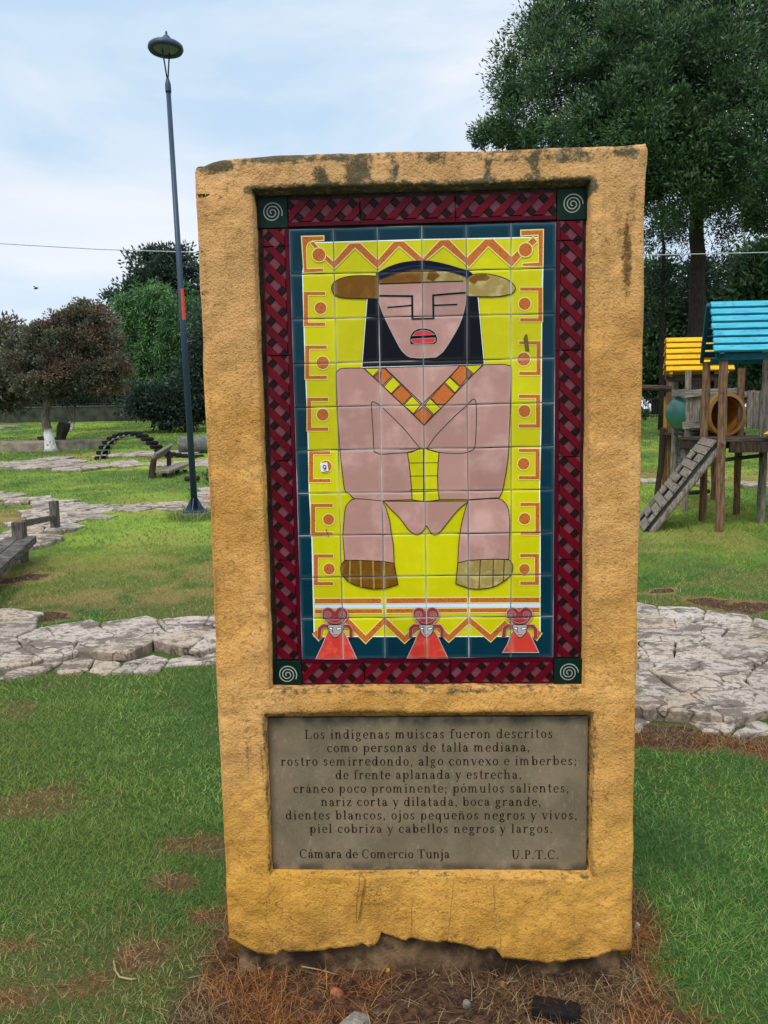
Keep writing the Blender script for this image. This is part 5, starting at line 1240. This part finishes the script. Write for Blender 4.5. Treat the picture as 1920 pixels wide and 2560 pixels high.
for s in (-.085, .085):
    nrm_ = np.array([d[1], -d[0], 0]) / math.hypot(d[0], d[1])
    m.beam(np.array([PB[0], PB[1], zp]) + nrm_ * s - d * .06, np.array([PC[0], PC[1], PC[2] + zp - PB[2] - .02]) + nrm_ * s, .16, .085)
m.build('seat_plank', w_fencex, fr, bevel=.008)

# bench by the climbing arch
BB = G(382, 1197); Yb = BB[1]; BE = at(455, 1180, Yb + 1.0)
bn = thing('wooden_bench', 'grey wooden bench seen end on, just left of the lamp post foot', 'bench', BB)
m = MB(); za = at(384, 1147, Yb)[2]
m.tube([BB + (-.02, 0, -.05), BB + (.01, 0, .25), (BB[0] + .05, Yb, za)], [.09, .07, .06], 10); m.build('leg', w_dark, bn)
c1_ = at(389, 1147, Yb); c2_ = at(425, 1120, Yb + 1.1)
m = MB(); m.beam(c1_ + (-.05, 0, .02), c2_, .06, .24, 0, (.55, -.3, .75)); m.build('backrest', w_grey, bn, bevel=.01)
p_ = at(422, 1160, Yb + 1.0); m = MB(); m.tube([p_ + (0, 0, -.25), at(422, 1128, Yb + 1.0)], .055, 8); m.build('leg', w_dark, bn)
s1, s2_ = at(404, 1180, Yb - .05), at(467, 1158, Yb + 1.1)
m = MB(); m.beam(s1, s2_, .34, .06); m.build('seat', w_grey, bn, bevel=.01)
for px, py, dy in ((410, 1190, .1), (443, 1186, .5), (462, 1180, 1.0)):
    q = at(px, 1172, Yb + dy); g_ = float(gz(q[0], q[1])); m = MB(); m.tube([(q[0], q[1], g_ - .05), (q[0], q[1], q[2] - .02)], .05, 8); m.build('leg', w_dark, bn)
P = G(478, 1203); m = MB(); m.tube([P + (-.14, .1, .05), P + (.16, -.02, .06)], .055, 8); o = m.build('log_stump', w_dark, None, loc=P); tag(o, 'short dark log lying in the grass beside the lamp post', 'log')

# climbing arch
Ya = G(257, 1149)[1]
ca = thing('climbing_arch', 'low humped climbing ladder of logs on two curved rails, left lawn', 'climbing frame', foot(300, Ya))
cl = smooth_path([(256, 1150), (268, 1120), (290, 1098), (329, 1088), (362, 1099), (392, 1124), (412, 1138), (440, 1142), (475, 1147), (505, 1146)], 6)
crv = [at(a, b, Ya) for a, b in cl]; wd = .30
for s in (-.5, .5):
    m = MB(); m.tube([p + np.array([s * .06, s * wd, 0]) for p in crv], .026, 8); m.build('rail', plain('pale_rail_paint', (150, 152, 146), (110, 112, 106), .6), ca, smooth=True)
acc_ = 0; nxt = .04
for i in range(len(crv) - 1):
    L = np.linalg.norm(crv[i + 1] - crv[i])
    while nxt < acc_ + L:
        p = crv[i] + (crv[i + 1] - crv[i]) * (nxt - acc_) / L; tn = (crv[i + 1] - crv[i]) / L; up_ = np.array([-tn[2], 0, tn[0]]) * .05
        m = MB(); m.tube([p + up_ + np.array([-.06, -wd * .75, 0]), p + up_ + np.array([.06, wd * .75, 0])], .058, 9); m.build('rung', w_blk, ca); nxt += .158
    acc_ += L
# concrete pipe
P = foot(478, Ya + 1.6); zt = at(478, 1090, Ya + 1.6)[2]; rp_ = (zt - P[2]) / 2
pp = thing('concrete_pipe', 'fat grey concrete pipe lying on the lawn behind the lamp post', 'pipe', P)
xl, xr = at(448, 1100, Ya + 1.6)[0], at(640, 1100, Ya + 1.6)[0]
m = MB(); k = 24; vs = []; 
for x_, ro in ((xl, rp_ - .03), (xl + .05, rp_), (xr, rp_)):
    vs += [(x_, P[1] + ro * math.cos(2 * math.pi * i / k), P[2] + rp_ + ro * math.sin(2 * math.pi * i / k)) for i in range(k)]
for x_ in (xr, xl): vs += [(x_, P[1] + (rp_ - .09) * math.cos(2 * math.pi * i / k), P[2] + rp_ + (rp_ - .09) * math.sin(2 * math.pi * i / k)) for i in range(k)]
m.add(vs, [(r * k + i, r * k + (i + 1) % k, ((r + 1) % 5) * k + (i + 1) % k, ((r + 1) % 5) * k + i) for r in range(5) for i in range(k)]); m.build('pipe_shell', m_conc, pp, smooth=False)
# stone platform
E1 = G(262, 1124); Yp = E1[1] + 1.1; cxp = at(70, 1110, Yp)[0]; rxp = at(262, 1110, Yp)[0] - cxp
m = MB(); zb_ = float(gz(cxp, Yp)); hp = at(150, 1102, Yp - 1.0)[2] - zb_
prof = []
vs = []; k = 44
for rr_, zz in ((1.0, -.3), (1.0, hp - .05), (.985, hp), (.6, hp + .01), (.001, hp + .012)):
    for i in range(k):
        a = 2 * math.pi * i / k; jt = 1 + (random.random() - .5) * .02 * (rr_ > .9); vs.append((cxp + rxp * rr_ * jt * math.cos(a), Yp + 1.5 * rr_ * jt * math.sin(a), zb_ + zz))
m.add(vs, [(r * k + i, r * k + (i + 1) % k, (r + 1) * k + (i + 1) % k, (r + 1) * k + i) for r in range(4) for i in range(k)])
o = m.build('stone_platform', plain('platform_stone', (150, 136, 120), (104, 92, 76), .95, 3, .8, .03, .1, 14), None, loc=(cxp, Yp, zb_)); tag(o, 'low round stone platform behind the trunk of the bronze tree', 'platform')
Ys = Yp + .5; q = lambda px, py: at(px, py, Ys)
m = MB(); poly = [q(a, b)[[0, 2]] for a, b in ((139, 1106), (140, 1085), (141, 1065), (146, 1055), (154, 1054), (163, 1059), (163, 1066), (158, 1080), (152, 1093), (150, 1106))]
m.prism([tuple(p) for p in poly], .45, 0, lambda p, t: (p[0], Ys + t, p[1]))
poly = [q(a, b)[[0, 2]] for a, b in ((139.5, 1106), (139.5, 1093), (122, 1092), (106, 1090), (90, 1092), (92, 1098), (104, 1106))]
m.prism([tuple(p) for p in poly], .40, 0, lambda p, t: (p[0], Ys + .03 + t, p[1]))
o = m.build('carved_seat', plain('dark_mossy_stone', (58, 56, 44), (38, 38, 32), .95, 8, .8, .02, .1), None, bevel=.02, loc=q(140, 1106)); tag(o, 'dark carved seat with a tall curved back on the stone platform', 'seat')
P = G(15, 1072); m = MB(); m.lathe([(.62, -.1), (.60, .1), (.5, .17), (.001, .19)], P, 14); o = m.build('flat_boulder', m_stone, None, loc=P); tag(o, 'flat pale boulder on the grass at the left edge', 'boulder')

# =================================================================== PLAYGROUND
def gp(px, py): 
    P = G(px, py); P[2] = float(gz(P[0], P[1])); return P
P1, P2, P3, P4 = gp(1797, 1331), gp(1755, 1304), gp(1902, 1306), gp(1842, 1281)
tw = thing('play_tower', 'wooden play tower with a turquoise slat roof and a plank climbing ramp', 'play tower', P1, 'wooden play towers')
def log(P, ztop_, r, mat, par, name='post', wob=.012, n_=10):
    m = MB(); k = 7; rr = random.Random(int(P[0] * 1000)); pts = [np.array([P[0] + rr.uniform(-wob, wob), P[1] + rr.uniform(-wob, wob), P[2] - .1 + (ztop_ - P[2] + .1) * i / (k - 1)]) for i in range(k)]
    m.tube(pts, [r * rr.uniform(.92, 1.08) for _ in range(k)], n_); return m.build(name, mat, par, smooth=False, bevel=0)
log(P1, ztop(P1, 893), .053, w_post, tw); log(P2, ztop(P2, 905), .050, w_post, tw); log(P3, ztop(P3, 860), .050, w_grey, tw); log(P4, ztop(P4, 921), .048, w_post, tw)
P5 = np.array([P1[0] + 1.9, P1[1] + .05, 0]); P5[2] = float(gz(P5[0], P5[1])); log(P5, P5[2] + 2.2, .052, w_post, tw)
zd = ztop(P1, 1096); yA, yB = P1[1] - .02, max(P4[1], P2[1]) + .15; xA = P2[0] - .06; xB = P5[0] + .1
m = MB(); k = 9
for i in range(k):
    y0 = yA + (yB - yA) * i / k; m.box(((xA + xB) / 2 + random.uniform(-.015, .015), y0 + (yB - yA) / k / 2, zd - .022), (xB - xA, (yB - yA) / k - .012, .044))
m.build('deck', w_darkx, tw, bevel=.004)
m = MB(); m.box(((P1[0] + .10 + xB) / 2, yA + .02, zd - .115), (xB - P1[0] - .10, .06, .13)); m.box(((xA + xB) / 2, yB - .06, zd - .115), (xB - xA, .06, .13)); m.box((xA + .04, (yA + yB) / 2, zd - .11), (.06, yB - yA - .16, .12))
m.build('deck_beam', w_dark, tw, bevel=.004)
m = MB(); m.tube([P1 + (0, 0, zd - P1[2] - .27), P3 + (0, 0, zd - P3[2] - .25)], .025, 8); m.build('brace', w_dark, tw)
m = MB(); q_ = at(1810, 1107, P1[1] - .09); m.tube([q_ + (0, .03, 0), q_ + (0, -.012, 0)], .022, 10); m.build('bolt', m_conc, tw)
# turquoise gable roof
yE0, yR, yE1 = P1[1] - .12, P1[1] + .32, P1[1] + .76
e0, rd, eb = at(1784, 885, yE0), at(1769, 758, yR), at(1760, 900, yE1); xR0 = e0[0]; xR1 = P5[0] + .35
dE = np.array([0, yE0, e0[2]]); dR = np.array([0, yR, rd[2]])
def slope(y0, z0_, y1, z1_, x0a, x0b, x1, nsl, wdt, par, mat, thick=.035, lift=.03):
    m = MB()
    for i in range(nsl):
        f = (i + .5) / nsl; y_ = y0 + (y1 - y0) * f; z_ = z0_ + (z1_ - z0_) * f
        dv = np.array([0, y1 - y0, z1_ - z0_]); L = np.linalg.norm(dv); dv /= L; nv = np.array([0, -dv[2], dv[1]]); nv = nv if nv[2] > 0 else -nv
        xa = x0a + (x0b - x0a) * f + random.uniform(-.008, .008); c0 = np.array([xa, y_, z_]) + nv * lift; c1 = np.array([x1, y_, z_]) + nv * lift
        m.beam(c0, c1, L / nsl * wdt, thick, 0, tuple(nv))
    return m.build('roof', mat, par, bevel=.004)
slope(dE[1], dE[2], dR[1], dR[2], xR0, rd[0] + .02, xR1, 7, .70, tw, w_tur)
slope(yE1, dE[2], dR[1], dR[2], eb[0], rd[0], xR1, 7, .70, tw, w_teal)  # back slats coloured dark for their shaded undersides
for x_ in (.10, P3[0] - xR0, xR1 - xR0 - .2):
    m = MB(); m.beam((xR0 + x_, yE0, dE[2] - .02), (rd[0] + x_, yR, dR[2] - .02), .045, .07); m.build('rafter', w_teal, tw)
    m = MB(); m.beam((eb[0] + x_ - .13, yE1, dE[2] - .03), (rd[0] + x_ - .11, yR - .05, dR[2] - .03), .045, .07); m.build('rafter', w_teal, tw)
m = MB(); m.beam((xR0 + .06, yE0 + .08, dE[2] - .03), (xR1, yE0 + .08, dE[2] - .03), .05, .08); m.build('eave_beam', w_teal, tw)
m = MB(); m.beam((eb[0] + .06, yE1 - .08, dE[2] - .03), (xR1, yE1 - .08, dE[2] - .03), .05, .08); m.build('eave_beam', w_teal, tw)
# railings
def railing(a, b, za, zb2, nb, par, mat, w_=.055, ht_=None):
    m = MB(); a = np.array(a, float); b = np.array(b, float)
    for i in range(nb):
        f = (i + .5) / nb; p = a + (b - a) * f; h1 = zb2 + random.uniform(-.02, .02)
        m.box((p[0], p[1], (za + h1) / 2), (w_, .028, h1 - za))
    return m.build('railing', mat, par, bevel=.003)
yq = P4[1] - .04; xa_, xb_ = at(1868, 1000, yq)[0], P5[0]
railing((xa_, yq, 0), (xb_, yq, 0), at(1880, 1072, yq)[2], at(1880, 976, yq)[2], 12, tw, w_grey, .075)
m = MB(); m.beam((xa_ - .1, yq + .04, at(1880, 985, yq)[2]), (xb_, yq + .04, at(1880, 985, yq)[2]), .05, .08); m.beam((xa_ - .1, yq + .04, at(1880, 1060, yq)[2]), (xb_, yq + .04, at(1880, 1060, yq)[2]), .05, .08); m.build('rail', w_greyx, tw)
# climbing ramp
tA, tB = np.array([P2[0] - .02, P2[1] - .05, zd - .01]), np.array([P1[0] - .04, P1[1] + .02, zd - .03])
bA, bB = G(1598, 1299), G(1610, 1332)
bA[2] = float(gz(bA[0], bA[1])) + .02; bB[2] = float(gz(bB[0], bB[1])) + .02
bB[1] = max(bB[1], tB[1] - .10); 
m = MB(); nb = 12; holes = {2: (.32, .66), 4: (.12, .44), 5: (.58, .92), 7: (.32, .66), 9: (.08, .40), 10: (.50, .84), 11: (.16, .50)}
nv = np.cross(tA - bA, bB - bA); nv = nv / np.linalg.norm(nv); nv = nv if nv[2] > 0 else -nv
def rp2(u, v): return (bA + (tA - bA) * u) * (1 - v) + (bB + (tB - bB) * u) * v
for i in range(nb):
    u0, u1 = (i + .04) / nb, (i + .95) / nb; j = nb - 1 - i
    spans = [(0, 1)] if j not in holes else [(0, holes[j][0]), (holes[j][1], 1)]
    if j not in holes and random.random() < .25: spans = [(0, .52), (.535, 1)]
    for v0, v1 in spans:
        qv = [rp2(u0, v0), rp2(u0, v1), rp2(u1, v1), rp2(u1, v0)]; lf_ = nv * random.uniform(.0, .008)
        m.add([p + nv * .03 + lf_ for p in qv] + [p + lf_ for p in qv], [(0, 1, 2, 3), (7, 6, 5, 4)] + [(k, (k + 1) % 4, 4 + (k + 1) % 4, 4 + k) for k in range(4)])
rmp = m.build('ramp', w_grey, tw, bevel=.004)
m = MB(); qv = [rp2(0, .04), rp2(0, .96), rp2(1, .96), rp2(1, .04)]; m.add([p - nv * .006 for p in qv] + [p - nv * .03 for p in qv], [(0, 1, 2, 3), (7, 6, 5, 4)] + [(k, (k + 1) % 4, 4 + (k + 1) % 4, 4 + k) for k in range(4)]); m.build('ramp_hole_shade', m_black, rmp)  # black sheet added as the darkness seen through the plank holes
for v in (.10, .90):
    m = MB(); m.tube([rp2(.02, v) - nv * .09, rp2(.98, v) - nv * .09], .05, 10); m.build('ramp_log', w_grey, rmp)
m = MB(); q_ = at(1912, 1085, P1[1] - .1); m.prism([(q_[0], q_[2]), (q_[0] + .5, q_[2]), (q_[0] + .5, q_[2] + .14), (q_[0] + .1, q_[2] + .06)], .04, 0, lambda p, t: (p[0], q_[1] + t, p[1])); m.build('slide_lip', plain('yellow_plastic', (240, 178, 14), (232, 168, 10), .3, spec=.5), tw)

# rear tower
Q1, Q3 = gp(1713, 1279), gp(1783, 1254); Yq = Q1[1] + .95
Q2 = foot(1688, Yq); Q4 = foot(1674, Yq + .5)
t2 = thing('play_tower', 'smaller play tower with a yellow slat roof behind the turquoise one', 'play tower', Q1, 'wooden play towers')
log(Q1, ztop(Q1, 927), .045, w_grey, t2); log(Q2, ztop(Q2, 936), .048, w_grey, t2); log(Q3, ztop(Q3, 930), .045, w_post, t2); log(Q4, ztop(Q4, 940), .044, w_post, t2)
yF0, yFR, yF1 = Q1[1] + .08, Q1[1] + .48, Q1[1] + .88
e1, r1, f1_ = at(1664, 934, yF0), at(1664, 848, yFR), at(1660, 940, yF1); x1e = at(1836, 925, yF0)[0]; x1r = at(1790, 845, yFR)[0]
slope(yF0, e1[2], yFR, r1[2], e1[0], r1[0], x1e, 6, .70, t2, w_yel); slope(yF1, e1[2], yFR, r1[2], f1_[0], r1[0], x1e - .1, 6, .70, t2, w_gold)
for x_ in (.08, x1e - e1[0] - .1):
    m = MB(); m.beam((e1[0] + x_, yF0, e1[2] - .03), (r1[0] + x_, yFR, r1[2] - .03), .04, .07); m.build('rafter', w_gold, t2)
    m = MB(); m.beam((f1_[0] + x_, yF1, e1[2] - .03), (r1[0] + x_, yFR + .03, r1[2] - .03), .04, .07); m.build('rafter', w_gold, t2)
m = MB(); m.beam((e1[0] + .03, yF0 + .10, e1[2] - .05), (x1e, yF0 + .10, e1[2] - .05), .05, .07); m.build('eave_beam', w_darkx, t2)
m = MB(); m.beam((f1_[0] + .03, yF1 - .08, e1[2] - .05), (x1e, yF1 - .08, e1[2] - .05), .05, .07); m.build('eave_beam', w_darkx, t2)
zd2 = ztop(Q1, 1084); x0_, x1_ = Q4[0] - .1, Q3[0] + .1
m = MB(); 
for i in range(7): m.box(((x0_ + x1_) / 2, Q1[1] + .02 + (Yq + .5 - Q1[1]) * (i + .5) / 7, zd2 - .02), (x1_ - x0_, (Yq + .5 - Q1[1]) / 7 - .012, .04))
m.box(((x0_ + x1_) / 2, Q1[1] + .05, zd2 - .10), (x1_ - x0_, .05, .12)); m.build('deck', w_darkx, t2, bevel=.004)
ya = Q1[1] - .07
railing((at(1716, 1020, ya)[0], ya, 0), (at(1757, 1020, ya)[0], ya, 0), at(1735, 1076, ya)[2], at(1735, 982, ya)[2], 6, t2, w_grey, .05)
m = MB(); m.beam(at(1711, 986, ya - .03), at(1764, 980, ya - .03), .05, .10, 0); m.beam(at(1707, 1064, ya - .03), at(1758, 1060, ya - .03), .05, .10, 0); m.beam(at(1683, 983, ya + .9), at(1716, 981, ya + .05), .05, .10); m.beam(at(1770, 980, ya + .15), at(1846, 978, ya + .15), .05, .09); m.build('rail', w_greyx, t2, bevel=.005)
m = MB()
for i, py in enumerate((1100, 1120, 1141)): m.beam(at(1716, py, Q1[1] + .0), at(1752, py - 3, Q1[1] - .02), .16, .05)
m.beam(at(1716, 1080, Q1[1] + .09), at(1714, 1165, Q1[1] + .09), .05, .08); m.build('step', w_darkx, t2)
pb = at(1702, 1131, Q2[1] + .1); m = MB(); m.box(pb, (.13, .03, .46)); m.build('board', plain('pale_mottled_panel', (186, 190, 196), (90, 92, 96), .7, 26, .3), t2)
m = MB(); pa_ = at(1667, 1000, Q4[1] + .1); m.box((pa_[0], pa_[1], (at(1667, 1000, Q4[1])[2] + Q4[2]) / 2 + .05), (.09, .03, at(1667, 1000, Q4[1])[2] - Q4[2])); m.build('side_board', w_gold, t2, bevel=.004)
m = MB(); m.tube([at(1440, 966, Q4[1] + .05), at(1560, 967, Q4[1] + .05), at(1684, 972, Q4[1] - .02)], .048, 10); m.build('swing_beam', w_darkx, t2)
for s_ in (-.7, .7):
    q_ = at(1446, 966, Q4[1] + .05); g_ = float(gz(q_[0], q_[1] + s_)); m = MB(); m.tube([(q_[0], q_[1] + s_, g_ - .05), q_ + (0, 0, .05)], .05, 10); m.build('swing_leg', w_dark, t2)
# tunnel
m = MB(); ta, tb = at(1814, 1036, P4[1] - .10), at(1706, 1034, Q1[1] + .75); ax = (tb - ta) / np.linalg.norm(tb - ta); rt = .275
tn_ = thing('tunnel_tube', 'green crawl tunnel with an orange mouth linking the two play towers', 'tunnel', ta)
m.tube([ta + ax * .05, ta + (tb - ta) * .5, tb, tb + ax * .12, tb + ax * .2], [rt, rt, rt, rt * .8, rt * .4], 28, 0, False); m.build('tube_shell', plain('green_plastic', (34, 98, 86), (28, 84, 74), .35, 6, .1, .003, .5), tn_, smooth=True)
m = MB(); m.tube([ta - ax * .035, ta - ax * .03, ta + ax * .06, ta + ax * .065, ta + (tb - ta) * .98], [rt - .02, rt + .03, rt + .03, rt - .02, rt - .02], 32, 0, False); m.build('tube_mouth', plain('orange_plastic', (156, 102, 30), (138, 88, 24), .35, 6, .1, .003, .5), tn_, smooth=False)  # mouth colour darkened to stand for shadow on the ring
# leaning post, log, pole
q0 = gp(1641, 1243); q1 = at(1658, 1073, q0[1]); m = MB(); m.tube([q0 - (0, 0, .05), q0 * .5 + q1 * .5 + (.02, 0, 0), q1, q1 + (.005, 0, .03)], [.045, .047, .052, .03], 10); o = m.build('leaning_post', w_dark, None, loc=q0); tag(o, 'dark round-topped wooden post leaning beside the yellow roofed tower', 'post')
q0, q1 = gp(1722, 1243), gp(1772, 1240); m = MB(); m.tube([q0 + (0, 0, .07), q1 + (0, 0, .08)], .035, 10); o = m.build('ground_log', w_dark, None, loc=q0); tag(o, 'dark log lying on the grass under the play towers', 'log')
q0, q1 = at(1606, 994, 30), at(1626, 1021, 30); m = MB(); m.tube([q0 + (-.25, 0, .35), q1 - (-.02, 0, .1)], .035, 8); o = m.build('slanting_pole', plain('white_pole_paint', (190, 194, 190), None, .6), None, loc=q1); tag(o, 'thin white slanting pole on the far lawn beside the pillar', 'pole')

# =================================================================== LITTER ROUND THE FOOT
def stone(name, label, cat, px, py, size, mat, seed, sq=(1, .8, .6)):
    P = G(px, py); P[2] = float(gzn(P[0], P[1])); rs = random.Random(seed); bm = bmesh.new(); bmesh.ops.create_icosphere(bm, subdivisions=2, radius=1)
    for v in bm.verts:
        nn = mnoise.noise(v.co * 1.3 + Vector((seed * 3.1, 0, 0))) * .45 + mnoise.noise(v.co * 3.5 + Vector((seed, 5, 0))) * .16; v.co *= (1 + nn)
        for ax_ in range(3): v.co[ax_] = max(-.78, min(.78, v.co[ax_]))
        v.co = Vector((v.co.x * sq[0], v.co.y * sq[1], v.co.z * sq[2])) * size
    bmesh.ops.rotate(bm, verts=bm.verts, cent=(0, 0, 0), matrix=Matrix.Rotation(rs.uniform(0, 6), 3, 'Z') @ Matrix.Rotation(rs.uniform(-.3, .3), 3, 'X'))
    me = bpy.data.meshes.new(name); bm.to_mesh(me); bm.free(); me.materials.append(mat); o = bpy.data.objects.new(name, me); COL.objects.link(o); o.location = (P[0], P[1], P[2] + size * sq[2] * .35); return tag(o, label, cat)
m_rock = plain('pale_rock', (146, 136, 122), (92, 84, 74), .95, 30, .9, .01, .1, 90); m_brick = plain('brick_red', (168, 102, 74), (140, 84, 62), .95, 40, .7, .006, .1); m_grock = plain('grey_rock', (96, 86, 78), (70, 62, 56), .95, 40, .8, .006, .1)
m_plast = plain('plaster_crumb', (200, 192, 180), (170, 158, 140), .95, 40, .5, .004, .1); m_ochre = plain('ochre_crumb', (206, 156, 48), (190, 140, 40), .95, 40)
stone('rock', 'rough pale rock at the bottom edge in front of the pillar', 'rock', 890, 2574, .055, m_rock, 1, (1, .7, .6))
stone('brick_fragment', 'flat orange brick piece among the needles left of centre', 'rubble', 842, 2494, .022, m_brick, 2, (1.1, .7, .45)); stone('brick_fragment', 'small pinkish brick crumb close under the bare concrete base', 'rubble', 1256, 2464, .012, m_brick, 3)
stone('stone_chip', 'pale upright stone chip in the dark soil right of centre', 'rubble', 1167, 2512, .019, m_rock, 4, (.8, .7, .9)); stone('stone_chip', 'grey angular stone chip below the left end of the plaster', 'rubble', 706, 2424, .020, m_grock, 5, (.9, .7, .8))
stone('stone_chip', 'tiny brown stone chip near the bottom centre', 'rubble', 945, 2540, .010, m_grock, 7)
stone('plaster_flake', 'bright yellow crumb of plaster fallen under the broken edge', 'rubble', 970, 2436, .010, m_ochre, 6); stone('plaster_flake', 'curled white flake beside the lower right edge of the pillar', 'rubble', 1592, 2322, .020, m_plast, 8, (.5, .5, 1.1))
stone('plaster_flake', 'tiny white crumb left of the grey stone chip', 'rubble', 648, 2432, .009, m_plast, 9)
P = G(1390, 2540); m = MB(); m.box(P + (0, 0, .012), (.135, .06, .045), 0, Matrix.Rotation(R(-14), 3, 'Z')); o = m.build('wood_chunk', plain('charred_wood', (38, 30, 28), (24, 20, 20), .9, 30, .8, .01, .1), None, bevel=.008, loc=P); tag(o, 'dark charred chunk of wood at the bottom edge', 'wood chunk')
def twig(label, pts, r, mat):
    Q = [G(*p) for p in pts]; Q = [np.array([p[0], p[1], float(gzn(p[0], p[1])) + .012]) for p in Q]; m = MB(); m.tube(Q, [r] * (len(Q) - 1) + [r * .4], 6); o = m.build('twig', mat, None, loc=Q[0]); tag(o, label, 'twig')
m_straw = plain('straw_stalk', (160, 142, 104), (130, 112, 80), .8); m_twig = plain('brown_stalk', (110, 84, 52), (84, 62, 42), .9)
twig('long thin straw stalk lying under the left half of the broken plaster', [(690, 2420), (745, 2428), (800, 2440), (845, 2448)], .0022, m_straw)
twig('greenish stem curling against the right of the concrete base', [(1405, 2405), (1425, 2420), (1460, 2432)], .003, m_twig); twig('pale dry stalk in the grass at the lower left', [(285, 2415), (290, 2440), (300, 2455), (330, 2462), (342, 2460)], .003, m_straw)
twig('brown stalk lying over the grass at the left', [(170, 1972), (190, 1955), (218, 1953)], .0025, m_twig)
